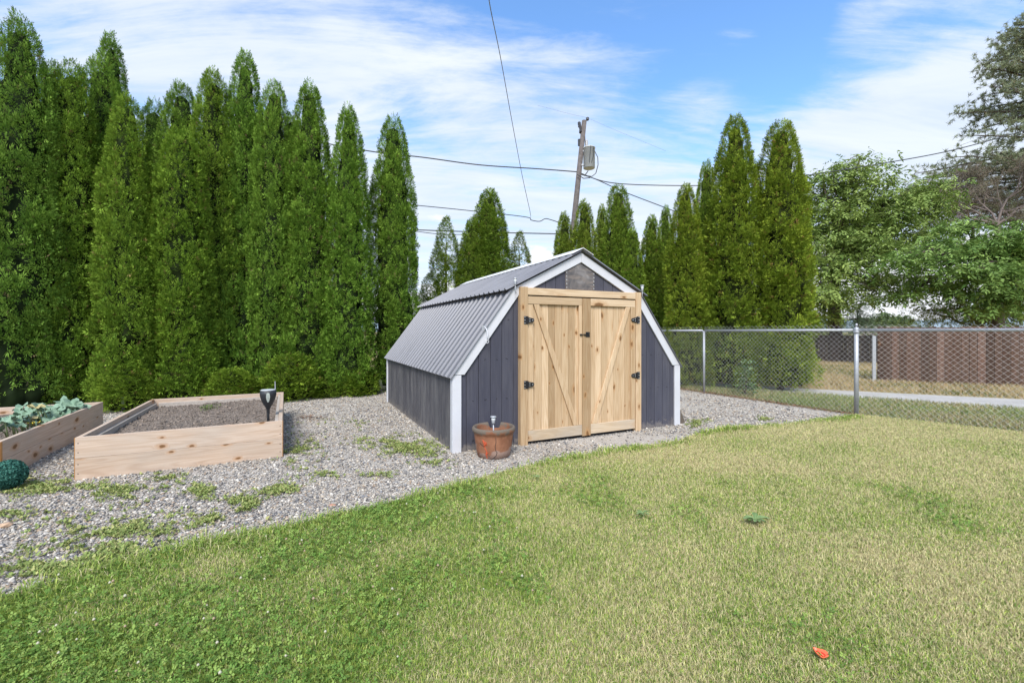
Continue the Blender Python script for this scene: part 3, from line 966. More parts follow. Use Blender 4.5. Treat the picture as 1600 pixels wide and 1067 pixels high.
d1 = planks(0.838, 1.556, ZB + 0.008, ZT, -0.040, -0.018, [0.090, 0.094, 0.088, 0.086, 0.092, 0.09], M['door_v'], 'door', shed)
d2 = planks(1.672, 2.360, ZB + 0.008, ZT, -0.040, -0.018, [0.086, 0.094, 0.090, 0.092, 0.088], M['door_v'], 'door', shed)
YT0, YT1 = -0.064, -0.0415
board('stile', d1, M['door_v'], 0.838, 0.905, -0.0575, YT1, ZB + 0.118, ZT - 0.086)
board('stile', d1, M['door_v'], 1.515, 1.556, YT0, YT1, ZB + 0.118, ZT - 0.086)
board('rail', d1, M['door_h'], 0.838, 1.556, YT0, YT1, ZT - 0.085, ZT)
board('rail', d1, M['sill_h'], 0.838, 1.556, YT0, YT1, ZB, ZB + 0.117)
brace('brace', d1, (0.945, ZT - 0.086), (1.475, ZB + 0.118), 0.066, YT0 + 0.002, YT1, 0)
board('stile', d2, M['door_v'], 1.5575, 1.674, -0.075, -0.030, ZB - 0.012, ZT)
board('stile', d2, M['door_v'], 2.292, 2.360, YT0, YT1, ZB + 0.118, ZT - 0.086)
board('rail', d2, M['door_h'], 1.6755, 2.360, YT0, YT1, ZT - 0.085, ZT)
board('rail', d2, M['sill_h'], 1.6755, 2.360, YT0, YT1, ZB, ZB + 0.117)
brace('brace', d2, (2.252, ZT - 0.086), (1.738, ZB + 0.118), 0.066, YT0 + 0.002, YT1, 0)
# black hinges
def hinge(parent, x, z, sgn):
    m = MB()
    xb = x
    m.box(xb - 0.020, xb + 0.024, -0.0775, -0.0725, z - 0.044, z + 0.044)
    m.prism([(xb + sgn * 0.024, z - 0.034), (xb + sgn * 0.100, z - 0.020), (xb + sgn * 0.110, z), (xb + sgn * 0.100, z + 0.020), (xb + sgn * 0.024, z + 0.034)] [::sgn], -0.0765, -0.0665)
    m.tube([(xb + sgn * 0.026, -0.080, z - 0.042), (xb + sgn * 0.026, -0.080, z + 0.042)], 0.008, 8)
    m.mi = 1
    for dx, dz in ((-0.010, 0.034), (-0.010, 0.0), (-0.010, -0.034), (0.052, 0.012), (0.052, -0.012), (0.088, 0.0)):
        m.tube([(xb + sgn * dx, -0.0760, z + dz), (xb + sgn * dx, -0.0805, z + dz)], 0.0062, 8)
    m.build('hinge', [M['black'], M['screw']], parent, 0.001)
def zs(y, x, Yd): return CAMH + (CY - y) / F * Yd
hinge(d1, 0.800, 1.375, 1); hinge(d1, 0.800, 0.665, 1)
hinge(d2, 2.400, 1.395, -1); hinge(d2, 2.400, 0.700, -1)
m = MB()
m.box(1.598, 1.655, -0.081, -0.0755, 1.185, 1.245)
m.box(1.560, 1.640, -0.092, -0.0815, 1.208, 1.222)
m.tube([(1.618, -0.080, 1.228), (1.618, -0.108, 1.228)], 0.008, 8)
m.box(1.520, 1.556, -0.082, -0.0645, 1.206, 1.222)
m.build('latch', M['black'], d2, 0.0015)
# cloudy plastic gable window
def winmat():
    m, t, b = material('cloudy gable window')
    tc = t.n('ShaderNodeTexCoord')
    n1 = t.noise(t.mapping(tc.outputs['Object'], (3, 1, 3)), 2.2, 4, 0.55, 0.8)
    n2 = t.noise(t.mapping(tc.outputs['Object'], (2, 1, 8)), 3.0, 4, 0.55, 0.5)
    c = t.ramp(n1, [(0.3, (0.06, 0.056, 0.06)), (0.5, (0.13, 0.115, 0.11)), (0.7, (0.25, 0.23, 0.225))])
    c = t.mix(t.maprange(n2, 0.5, 0.75), c, (0.24, 0.19, 0.155, 1))
    setin(t, b, 'Base Color', c); setin(t, b, 'Roughness', 0.22); setin(t, b, 'Specular IOR Level', 0.5)
    return m
m = MB()
m.prism([(1.362, 1.745), (1.773, 1.745), (1.773, 1.955), (1.5675, 2.058), (1.362, 1.952)], -0.012, -0.002)
m.mi = 1
for x in (1.374, 1.761):
    for k in range(5):
        z = 1.765 + 0.044 * k
        m.tube([(x, -0.0125, z), (x, -0.0165, z)], 0.007, 8)
m.build('gable_window', [winmat(), M['screw']], shed, 0.001)

# wires, hook and lamps that hang on the shed
def stake_light(label, p, hgt, tilt=(0, 0), group='solar stake lights', sc=1.0):
    o = thing('stake_light', label, 'solar light', p, 0.0, group)
    o.scale = (sc, sc, 1)
    top = Vector((tilt[0], tilt[1], hgt))
    m = MB(); m.tube([(0, 0, 0), top], 0.0065, 8); m.build('stake', M['steel'], o, smooth=True)
    m = MB(); m.lathe([(0.0, 0), (0.012, 0), (0.016, 0.012), (0.018, 0.03), (0.018, 0.035), (0, 0.035)], 14, top); m.build('collar', M['steel'], o, smooth=True)
    m = MB(); m.lathe([(0.0, 0.0355), (0.016, 0.0355), (0.022, 0.045), (0.022, 0.068), (0, 0.068)], 14, top); m.build('lens', M['clear'], o, smooth=True)
    m = MB(); m.lathe([(0.0, 0.0685), (0.030, 0.0685), (0.031, 0.074), (0.028, 0.082), (0, 0.084)], 14, top); m.build('cap', M['steel'], o, smooth=True)
    return o
stake_light('slim solar stake light standing at the roof bend left of the shed doors', S(0.68, -0.062, 1.655), 0.10, sc=0.62)
stake_light('slim solar stake light standing at the roof bend right of the shed doors', S(2.475, -0.062, 1.68), 0.075, (0.0, 0), sc=0.8)
hk = thing('hanging_hook', 'white curved hook with a ring hanging on the shed\'s left rake board', 'hook', S(0.33, -0.03, 1.20), SHED_A)
m = MB(); m.tube([(0, 0.006, 0.10), (0.01, -0.02, 0.085), (0.018, -0.035, 0.05), (0.02, -0.04, 0.0), (0.015, -0.038, -0.03)], 0.0055, 8); m.build('arm', M['white'], hk, smooth=True)
m = MB(); m.tube([(0.012 + 0.022 * math.cos(a), -0.038, -0.052 + 0.022 * math.sin(a)) for a in [2 * math.pi * k / 14 for k in range(15)]], 0.0035, 6); m.build('ring', M['white'], hk, smooth=True)
m = MB(); m.box(-0.028, 0.024, 0.0, 0.006, 0.06, 0.115); m.build('bracket', M['steel'], hk, 0.001)

# board leaning against the right side of the shed
lb = MB(); lb.val = 0.4
lb.prism([(0.0, 0.0), (0.16, 0.0), (0.02, 0.285), (-0.0, 0.285)], 0, 0.03)
o = lb.build('offcut_board', wood('old dark board', 'z', (0.12, 0.10, 0.08), (0.17, 0.14, 0.115), knots=0.1), None, 0.003)
o.location = S(3.176, 0.035, -0.005); o.rotation_euler = (0, 0, SHED_A)
tag(o, 'dark slanted board offcut leaning on the shed\'s right corner', 'board')

# ------------------------------------------------------------------ terracotta pot
def potmat():
    m, t, b = material('aged terracotta')
    tc = t.n('ShaderNodeTexCoord')
    sp = t.n('ShaderNodeSeparateXYZ', ins={0: tc.outputs['Object']})
    n1 = t.noise(tc.outputs['Object'], 9, 5, 0.65)
    n2 = t.noise(t.mapping(tc.outputs['Object'], (1, 1, 2)), 5, 5, 0.6)
    c = t.mix(t.maprange(n1, 0.35, 0.65), (0.20, 0.085, 0.046, 1), (0.32, 0.15, 0.085, 1))
    lime = t.maprange(t.math('ADD', n2, t.maprange(sp.outputs[2], 0.02, 0.20, 0.16, -0.18)), 0.52, 0.62, 0, 1, True)
    c = t.mix(t.math('MULTIPLY', lime, 0.75), c, (0.33, 0.24, 0.20, 1))
    moss = t.maprange(t.math('ADD', n1, t.maprange(sp.outputs[2], 0.17, 0.30, -0.22, 0.24)), 0.50, 0.66, 0, 1, True)
    c = t.mix(t.math('MULTIPLY', moss, 0.85), c, (0.12, 0.115, 0.095, 1))
    setin(t, b, 'Base Color', c); setin(t, b, 'Roughness', 0.85); setin(t, b, 'Specular IOR Level', 0.2)
    bump(t, b, n1, 0.3, 0.01)
    return m
POT = Vector((-0.185, 4.47, 0.0))
pot = thing('terracotta_pot', 'cracked round terracotta pot with chipped rim standing before the shed', 'plant pot', POT)
prof_p = [(0.150, 0.0), (0.162, 0.004), (0.175, 0.06), (0.187, 0.14), (0.197, 0.215), (0.199, 0.235), (0.214, 0.250), (0.219, 0.268), (0.216, 0.288), (0.205, 0.297), (0.192, 0.294), (0.186, 0.27), (0.180, 0.20), (0.165, 0.05), (0.0, 0.045)]
NP = 72
bm = bmesh.new(); rings = []
for r_, z_ in prof_p:
    ring = []
    for k in range(NP):
        a = 2 * math.pi * k / NP
        ang = math.degrees(a) % 360
        dz = 0.0
        if 74 < ang < 108 and z_ > 0.23:      # the chip in the far side of the rim
            dz = -(z_ - 0.228) * (0.95 if 77 < ang < 105 else 0.8)
        ring.append(bm.verts.new((r_ * math.cos(a), r_ * math.sin(a), z_ + dz)))
    rings.append(ring)
for i in range(len(rings) - 1):
    for k in range(NP):
        l = (k + 1) % NP
        bm.faces.new((rings[i][k], rings[i][l], rings[i + 1][l], rings[i + 1][k]))
bmesh.ops.recalc_face_normals(bm, faces=bm.faces)
me = bpy.data.meshes.new('body'); bm.to_mesh(me); bm.free()
link('body', me, potmat(), pot, smooth=True)
m = MB(); m.lathe([(0.0, 0.150), (0.08, 0.155), (0.13, 0.148), (0.178, 0.14)], 24); m.build('potting_soil', soilmat('dark potting soil', (0.035, 0.028, 0.022), (0.07, 0.055, 0.045), (0.10, 0.08, 0.06), 2.0), pot)
def potsurf(ang, z, k=0.0025):
    r_ = float(np.interp(z, [p[1] for p in prof_p[:9]], [p[0] for p in prof_p[:9]])) + k
    return (r_ * math.cos(R(ang)), r_ * math.sin(R(ang)), z)
m = MB()
for pts in ([(278, 0.22), (279, 0.18), (276.5, 0.13), (279, 0.09), (283, 0.075), (281, 0.045), (273, 0.018), (268, 0.008)], [(226, 0.16), (231, 0.150), (238, 0.135), (243, 0.13)]):
    m.tube([potsurf(a, z, 0.0004) for a, z in pts], 0.0028, 6)
m.build('crack', M['groove'], pot)
m = MB()
rp = random.Random(8)
stem = [(246, 0.155), (244, 0.12), (249, 0.09), (251, 0.06), (249, 0.035), (250, 0.012)]
m.tube([potsurf(a, z, 0.002) for a, z in stem], 0.0042, 6)
for k in range(9):
    a0 = 245 + rp.uniform(-2, 3); z0 = 0.165 + rp.uniform(-0.02, 0.015)
    a1 = a0 + rp.uniform(-9, 9); z1 = z0 + rp.uniform(-0.05, 0.035)
    m.tube([potsurf(a0, z0, 0.003), potsurf((a0 + a1) / 2 + rp.uniform(-2, 2), (z0 + z1) / 2 + 0.01, 0.006), potsurf(a1, z1, 0.003)], [0.0055, 0.0045, 0.002], 6)
for k in range(7):
    z0 = rp.uniform(0.01, 0.08); a0 = 249 + rp.uniform(-2, 2)
    m.tube([potsurf(a0, z0, 0.003), potsurf(a0 + rp.uniform(-5, 5), z0 + rp.uniform(-0.012, 0.02), 0.004)], [0.006, 0.0025], 6)
m.build('painted_flower', flat('red painted flower', (0.50, 0.085, 0.03), 0.6), pot)
stake_light('thin metal solar stake light standing in the terracotta pot', POT + Vector((0.0, -0.01, 0.15)), 0.165, (-0.003, 0))

# ------------------------------------------------------------------ raised beds
def raised_bed(name, label, o, a, wx, ly, h, nboards, cleat):
    b = thing(name, label, 'garden bed', o, a, 'raised wooden garden beds')
    hh = h / nboards
    th = 0.036
    r2 = random.Random(int(wx * 1000 + h * 777))
    def wall(x0, x1, y0, y1, mat, nm='side_board'):
        m = MB()
        for k in range(nboards):
            m.val = r2.random(); m.box(x0, x1, y0, y1, k * hh - (0.02 if k == 0 else -0.0008), (k + 1) * hh - 0.0008)
        if nm == 'front_board':
            m.mi = 1
            for k in range(nboards):
                for xx in (x0 + 0.02, x1 - 0.02):
                    for dz in (0.28, 0.72): m.tube([(xx, y0 + 0.001, (k + dz) * hh), (xx, y0 - 0.0015, (k + dz) * hh)], 0.0045, 8)
        return m.build(nm, [mat, M['groove']], b, 0.002)
    wall(th * 0.0 + 0.0, wx, 0.0, th, M['bed_x'], 'front_board')
    wall(0.0, wx, ly - th, ly, M['bed_x'], 'back_board')
    wall(0.0, th, th + 0.0015, ly - th - 0.0015, M['bed_y'])
    wall(wx - th, wx, th + 0.0015, ly - th - 0.0015, M['bed_y'])
    for x0, x1 in ((-0.005, -0.0012), (wx + 0.0012, wx + 0.005)):
        e = MB(); e.box(x0, x1, 0.001, th - 0.001, 0.0, h - 0.003); e.build('board_end', M['endgrain'], b)
    if cleat:
        gc = wood('grey cleats', 'y', (0.42, 0.38, 0.34), (0.55, 0.50, 0.46), knots=0.2)
        for q in ((th + 0.001, th + 0.035, th + 0.25, ly - th - 0.035, h - 0.13, h - 0.05), (wx - th - 0.035, wx - th - 0.001, th + 0.03, ly - th - 0.035, h - 0.10, h - 0.02), (th + 0.05, wx - th - 0.05, ly - th - 0.030, ly - th - 0.001, h - 0.13, h - 0.05)):
            m = MB(); m.val = 0.2; m.box(*q); m.build('cleat', gc, b, 0.003)
    # lumpy soil
    nx, ny = 90, 130
    X, Yg = np.meshgrid(np.linspace(th, wx - th, nx), np.linspace(th, ly - th, ny))
    Z = h - 0.125 + 0.035 * fbm(X * 4 + o.x, Yg * 4, 3, 4) + 0.05 * (fbm(X * 17, Yg * 17, 13, 4) - 0.5) + 0.02 * np.sin(X / wx * math.pi)
    V = np.stack([X, Yg, Z], -1).reshape(-1, 3)
    i = np.arange((ny - 1) * (nx - 1)); rr, cc = i // (nx - 1), i % (nx - 1)
    q = np.stack([rr * nx + cc, rr * nx + cc + 1, (rr + 1) * nx + cc + 1, (rr + 1) * nx + cc], 1)
    me = np_mesh('soil', V, q, None, False)
    link('soil', me, M['soil'], b)
    # clods
    rng = np.random.default_rng(int(h * 1000))
    n = 2600
    x = rng.uniform(th + 0.02, wx - th - 0.02, n); y = rng.uniform(th + 0.02, ly - th - 0.02, n)
    zz_ = h - 0.125 + 0.035 * fbm(x * 4 + o.x, y * 4, 3, 4) + 0.05 * (fbm(x * 17, y * 17, 13, 4) - 0.5) + 0.02 * np.sin(x / wx * math.pi)
    c = np.array([(0.175, 0.14, 0.113)]) * rng.uniform(0.6, 1.5, n)[:, None]
    me = stones('soil_clods', x, y, rng, 0.004 + 0.013 * rng.random(n) ** 3, zz_ + 0.002, c, 0.8)
    cl_ = link('soil_clods', me, M['stone'], b); cl_['kind'] = 'stuff'
    return b
bed1 = raised_bed('raised_garden_bed', 'empty raised wooden garden bed of bare brown soil with a torch in it', BED_O, BED_A, BED_W, BED_L, BED_H, 2, True)
bed2 = raised_bed('raised_garden_bed', 'raised wooden garden bed with squash plant at the left edge', BED2_O, BED2_A, BED2_W, BED2_L, BED2_H, 2, False)

# weeds sprouting in the bare bed (tiny seedlings)
def leaf_cloud(name, pts, rng, n_per, L0, L1, wf, cols, up=0.4, spread=0.03, parent=None, mat='broad'):
    pts = np.asarray(pts)
    P_ = np.repeat(pts, n_per, 0); n = len(P_)
    P_ = P_ + rng.normal(0, spread, (n, 3)) * np.array([1, 1, 0.6])
    a = rng.uniform(0, 2 * np.pi, n); el = rng.normal(up, 0.4, n)
    d = np.stack([np.cos(a) * np.cos(el), np.sin(a) * np.cos(el), np.sin(el)], 1)
    s = unit(np.cross(d, rng.normal(0, 1, (n, 3)) * 0.5 + np.array([0, 0, 1.0])))
    L = rng.uniform(L0, L1, n)[:, None]
    V = np.stack([P_, P_ + d * L * 0.5 + s * L * wf, P_ + d * L, P_ + d * L * 0.5 - s * L * wf], 1)
    cols = np.asarray(cols)
    c = cols[rng.integers(0, len(cols), n)] * rng.uniform(0.7, 1.25, n)[:, None]
    me = np_mesh(name, V.reshape(-1, 3), np.arange(4 * n).reshape(-1, 4), np.repeat(c[:, None, :], 4, 1).reshape(-1, 3))
    return link(name, me, M[mat], parent)
def bedpt(o, a, x, y, z): return o + Vector((math.cos(a), math.sin(a), 0)) * x + Vector((-math.sin(a), math.cos(a), 0)) * y + Vector((0, 0, z))
rng = np.random.default_rng(15)
pts = [bedpt(BED_O, BED_A, 0.72 + rng.normal() * 0.05, 1.75 + rng.normal() * 0.08, 0.265 + rng.uniform(0, 0.04)) for _ in range(26)]
o = leaf_cloud('seedling', [tuple(p) for p in pts], rng, 6, 0.012, 0.035, 0.25, [(0.16, 0.20, 0.07), (0.10, 0.15, 0.04)], 0.7, 0.012)
tag(o, 'small green seedling sprouting in the bare soil of the nearer bed', 'seedling')

# squash plant: big lobed leaves
def squash():
    rq = random.Random(31)
    base = bedpt(BED2_O, BED2_A, 0.95, 1.45, 0.24)
    root = thing('squash_plant', 'grey green squash plant with broad leaves growing in the left garden bed', 'plant', base)
    lv = MB(); yv = MB()
    spots = []
    for k in range(46):
        u = rq.random() ** 0.7
        px_ = 2 + 122 * rq.random(); 
        u_ = (px_ - CX) / F; s_w = (u_ * 5.828 + 5.397) / (0.46 + 0.888 * u_); Yd = 5.828 - 0.888 * s_w + 0.16 + 0.55 * rq.random()
        hz = 0.03 + 0.15 * rq.random() * (1.1 if px_ < 75 else 0.45)
        spots.append(Vector(((px_ - CX) / F * Yd, Yd, 0.25 + hz)))
    for i, p in enumerate(spots):
        p = p - base
        big_ = 0.088 + 0.055 * rq.random()
        if (p + base).x > -5.15: big_ *= 0.62
        a = rq.uniform(0, 6.28); tx, ty = rq.gauss(0, 0.35), rq.gauss(0, 0.30) - 0.32
        n = 30; vs = [(0, 0, 0)]; 
        vs2 = []
        for ring, rf in ((1, 0.5), (2, 1.0)):
            for k in range(n):
                th = 2 * math.pi * k / n
                lob = 0.80 + 0.20 * math.cos(5 * th) + 0.05 * math.cos(15 * th + i)
                if abs(th - math.pi) < 0.35: lob *= 0.45
                rr = big_ * lob * rf
                z = -0.18 * rr * rr / big_ + 0.018 * math.sin(4 * th + i) * rf + (0.012 if (k % 6 == 0) else 0) * rf + 0.03 * rf
                vs2.append((rr * math.cos(th), rr * math.sin(th), z))
        vs += vs2
        fs = [(0, 1 + k, 1 + (k + 1) % n) for k in range(n)] + [(1 + k, 1 + n + k, 1 + n + (k + 1) % n, 1 + (k + 1) % n) for k in range(n)]
        M4 = Matrix.Translation(p) @ Matrix.Rotation(tx, 4, 'Y') @ Matrix.Rotation(-ty, 4, 'X') @ Matrix.Rotation(a, 4, 'Z')
        (yv if i in (3, 11) else lv).val = rq.random()
        (yv if i in (3, 11) else lv).add([M4 @ Vector(v) for v in vs], fs)
        b0 = Vector((p.x * 0.9 + 0.02, p.y + 0.09, 0.0))
        lv.mi = 1; lv.tube([b0, (b0 + p) * 0.5 + Vector((0, 0, 0.02)), p], [0.007, 0.006, 0.004], 6); lv.mi = 0
    def sqm(name, c0, c1):
        m, t, b = material(name)
        tc = t.n('ShaderNodeTexCoord'); bid = t.n('ShaderNodeAttribute', attribute_name='bid').outputs['Fac']
        nz = t.noise(tc.outputs['Object'], 22, 5, 0.65)
        setin(t, b, 'Base Color', t.mix(t.math('ADD', t.math('MULTIPLY', nz, 0.7), t.math('MULTIPLY', bid, 0.3)), c0, c1)); setin(t, b, 'Roughness', 0.6)
        bump(t, b, nz, 0.4, 0.01)
        return m
    lv.build('leaves', [sqm('squash leaf', (0.10, 0.19, 0.10, 1), (0.27, 0.38, 0.28, 1)), flat('squash stem', (0.25, 0.32, 0.14), 0.6)], root, smooth=True)
    yv.build('wilted_leaf', sqm('wilted leaf', (0.30, 0.26, 0.08, 1), (0.45, 0.38, 0.20, 1)), root, smooth=True)
    # yellow blossom
    f = MB(); c = Vector((-5.0, 4.62, 0.27)) - base
    for k in range(5):
        a = 2 * math.pi * k / 5
        d = Vector((math.cos(a), math.sin(a), 0.7)); s_ = Vector((-math.sin(a), math.cos(a), 0))
        f.add([c, c + d * 0.03 + s_ * 0.017, c + d * 0.055, c + d * 0.03 - s_ * 0.017], [(0, 1, 2, 3)])
    f.build('blossom', flat('yellow blossom', (0.75, 0.60, 0.06), 0.5), root)
squash()

# marker stake between the beds
m = MB(); m.val = 0.3; m.box(-0.017, 0.017, -0.012, 0.012, -0.02, 0.23)
o = m.build('marker_stake', flat('weathered grey stake', (0.14, 0.14, 0.15), 0.8, var=0.3), None, 0.002)
o.location = (*gnd(193, 643), 0); o.rotation_euler = (R(2), R(-2), R(27))
tag(o, 'short dark stake in the ground between the two beds', 'stake')

# torch in the bed
TX = Vector(((419 - CX) / F * 4.78, 4.78, 0.24))
tor = thing('garden_torch', 'black plastic solar torch standing in the bare soil bed', 'torch', TX)
tor.scale = (1.12, 1.12, 1.0)
m = MB(); m.lathe([(0, 0), (0.011, 0), (0.012, 0.10), (0.014, 0.165), (0.020, 0.180)], 16); m.build('pole', M['plastic_black'], tor, smooth=True)
m = MB(); m.lathe([(0.018, 0.1805), (0.030, 0.205), (0.052, 0.250), (0.066, 0.295), (0.072, 0.330), (0.070, 0.375), (0.064, 0.377), (0.060, 0.335), (0, 0.30)], 20); m.build('bowl', M['plastic_black'], tor, smooth=True)
for a in (-62, 60, 180):
    m = MB(); pts = []
    for z, r_ in ((0.255, 0.0565), (0.285, 0.0645), (0.31, 0.0705), (0.335, 0.0738), (0.355, 0.0728)):
        wv = 11 * math.sin((z - 0.245) / 0.125 * math.pi) + 3
        pts.append((z, r_, wv))
    vs = []; 
    for z, r_, wv in pts:
        for s_ in (-1, 1): vs.append((r_ * math.cos(R(a + s_ * wv)), r_ * math.sin(R(a + s_ * wv)), z))
    m.add(vs, [(2 * i, 2 * i + 1, 2 * i + 3, 2 * i + 2) for i in range(len(pts) - 1)])
    m.build('lens', M['solar'], tor)
m = MB(); m.lathe([(0, 0.384), (0.06, 0.384), (0.068, 0.3775), (0.0, 0.3775)], 20); m.build('solar_panel', flat('pale solar lid', (0.5, 0.52, 0.53), 0.3), tor, smooth=True)
m = MB(); m.tube([(0.058, 0.02, 0.378), (0.056, 0.02, 0.47)], 0.0045, 6); m.build('rod', M['steel'], tor)

# artificial topiary ball
def topiary():
    rng = np.random.default_rng(4)
    c = Vector(((12 - CX) / F * 3.5, 3.5, 0.117))
    root = thing('topiary_ball', 'blue green artificial topiary ball on the gravel', 'topiary', c - Vector((0, 0, 0.117)))
    n = 5200
    d = unit(rng.normal(0, 1, (n, 3)))
    p = d * (0.112 * rng.uniform(0.86, 1.03, n))[:, None] + np.array([0, 0, 0.117])
    nrm = unit(d + rng.normal(0, 0.55, (n, 3)))
    tng = unit(np.cross(nrm, rng.normal(0, 1, (n, 3)))); bt = np.cross(nrm, tng)
    L = rng.uniform(0.007, 0.012, n)[:, None]
    V = np.stack([p - tng * L, p + bt * L * 0.55 + nrm * 0.002, p + tng * L, p - bt * L * 0.55 + nrm * 0.002], 1)
    cc = np.where((rng.random(n) < 0.5)[:, None], np.array([0.035, 0.13, 0.10]), np.array([0.075, 0.22, 0.165])) * rng.uniform(0.6, 1.3, n)[:, None]
    me = np_mesh('foliage', V.reshape(-1, 3), np.arange(4 * n).reshape(-1, 4), np.repeat(cc[:, None, :], 4, 1).reshape(-1, 3))
    link('foliage', me, M['broad'], root)
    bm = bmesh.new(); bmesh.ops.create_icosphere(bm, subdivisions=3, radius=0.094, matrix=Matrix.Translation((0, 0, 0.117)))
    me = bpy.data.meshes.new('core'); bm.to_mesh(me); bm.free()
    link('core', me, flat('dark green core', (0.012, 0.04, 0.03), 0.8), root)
topiary()

# loose things on the ground
def rock(label, px, py, r, col, seed, name='rock', cat='rock', sz=(1.3, 0.8, 0.6)):
    rng = np.random.default_rng(seed)
    bm = bmesh.new(); bmesh.ops.create_icosphere(bm, subdivisions=3, radius=1)
    for v in bm.verts:
        f = 1 + 0.22 * math.sin(v.co.x * 2.3 + seed) * math.cos(v.co.y * 2.9 - seed) + 0.12 * math.sin(v.co.z * 5 + v.co.x * 4)
        v.co = Vector((v.co.x * sz[0], v.co.y * sz[1], v.co.z * sz[2])) * r * f
    me = bpy.data.meshes.new(name); bm.to_mesh(me); bm.free()
    o = link(name, me, flat(name + ' ' + str(seed), col, 0.85, var=0.3, vscale=30, bmp=0.4, bscale=60), None, smooth=True)
    o.location = (*gnd(px, py), r * 0.35); o.rotation_euler = (0.1, 0.15, seed * 1.3)
    tag(o, label, cat)
rock('tan broken brick piece on the gravel by the left edge', 8, 823, 0.030, (0.46, 0.31, 0.20), 3)
rock('reddish flat stone among grey gravel near the lawn edge', 520, 790, 0.016, (0.42, 0.22, 0.15), 5, sz=(1.4, 0.9, 0.45))

def litter():
    rq = random.Random(3); m = MB(); c = gnd(483, 653)
    for k in range(60):
        p = Vector((c[0] + rq.gauss(0, 0.10), c[1] + rq.gauss(0, 0.07), 0.012 + rq.random() * 0.025)); a = rq.uniform(0, 6.28); L = rq.uniform(0.015, 0.05)
        d = Vector((math.cos(a), math.sin(a), rq.uniform(-0.2, 0.3))) * L; s = Vector((-math.sin(a), math.cos(a), rq.uniform(-.3, .3))) * L * 0.25
        m.add([p - d, p + s, p + d, p - s], [(0, 1, 2, 3)])
    o = m.build('dead_leaves', flat('dead brown leaves', (0.20, 0.125, 0.085), 0.9, var=0.4, vscale=30))
    tag(o, 'small heap of dead brown leaves on gravel right of the bare bed', 'leaf litter', None, 'stuff')
litter()

def fence_litter():
    rng = np.random.default_rng(12); n = 2600
    u = rng.random(n); A0, A1 = np.array(FP_BACK), np.array(FP_TERM)
    B0 = np.array(FP_LINE)
    P_ = np.where((u < 0.35)[:, None], A0 + (B0 - A0) * (u / 0.35)[:, None], B0 + (A1 - B0) * ((u - 0.35) / 0.65)[:, None])
    P_ = P_ + rng.normal(0, 0.075, (n, 2)) * np.array([1, 0.8])
    a = rng.uniform(0, 6.28, n); L = rng.uniform(0.008, 0.028, n)[:, None]
    d = np.stack([np.cos(a), np.sin(a), rng.uniform(-.3, .3, n)], 1) * L; s = np.stack([-np.sin(a), np.cos(a), rng.uniform(-.3, .3, n)], 1) * L * 0.35
    p = np.concatenate([P_, rng.uniform(0.008, 0.02, (n, 1))], 1)
    V = np.stack([p - d, p + s, p + d, p - s], 1)
    c = np.array([0.24, 0.135, 0.085]) * rng.uniform(0.5, 1.5, n)[:, None]
    me = np_mesh('fence_litter', V.reshape(-1, 3), np.arange(4 * n).reshape(-1, 4), np.repeat(c[:, None, :], 4, 1).reshape(-1, 3))
    tag(link('fence_litter', me, M['stone']), 'reddish brown dead scraps along the foot of the wire fence', None, None, 'stuff')
fence_litter()

def petal():
    p = gnd(1281, 1033)
    m = MB(); n = 18
    vs = []
    for rr, z in ((0.0, 0.012), (0.012, 0.012), (0.022, 0.016), (0.032, 0.030), (0.0345, 0.031), (0.030, 0.014), (0.0, 0.006)):
        for k in range(n):
            a = 2 * math.pi * k / n
            f = 1 + 0.10 * math.sin(3 * a) + 0.06 * math.sin(5 * a + 1)
            vs.append((rr * f * 1.12 * math.cos(a), rr * f * 0.66 * math.sin(a), z + 0.006 * math.sin(2 * a) * rr / 0.03))
    fs = [(i * n + k, i * n + (k + 1) % n, (i + 1) * n + (k + 1) % n, (i + 1) * n + k) for i in range(6) for k in range(n)]
    m.add(vs, fs)
    m.f = m.f; m.m = [1 if (2 * n <= i < 5 * n) else 0 for i in range(len(m.f))]; m.mi = 1
    m.tube([(-0.018, 0.006, 0.016), (-0.004, 0.006, 0.021), (0.006, -0.004, 0.020), (0.02, -0.006, 0.019)], 0.004, 8)
    o = m.build('plastic_cap', [flat('deep red plastic', (0.50, 0.035, 0.015), 0.45), flat('orange red plastic', (0.78, 0.16, 0.07), 0.4)], None, smooth=True)
    o.scale = (0.64, 0.64, 0.7); o.location = (p[0], p[1], 0.022); o.rotation_euler = (R(18), R(8), R(-42))
    tag(o, 'small orange red plastic cap lying on the dry lawn', 'plastic cap')
petal()

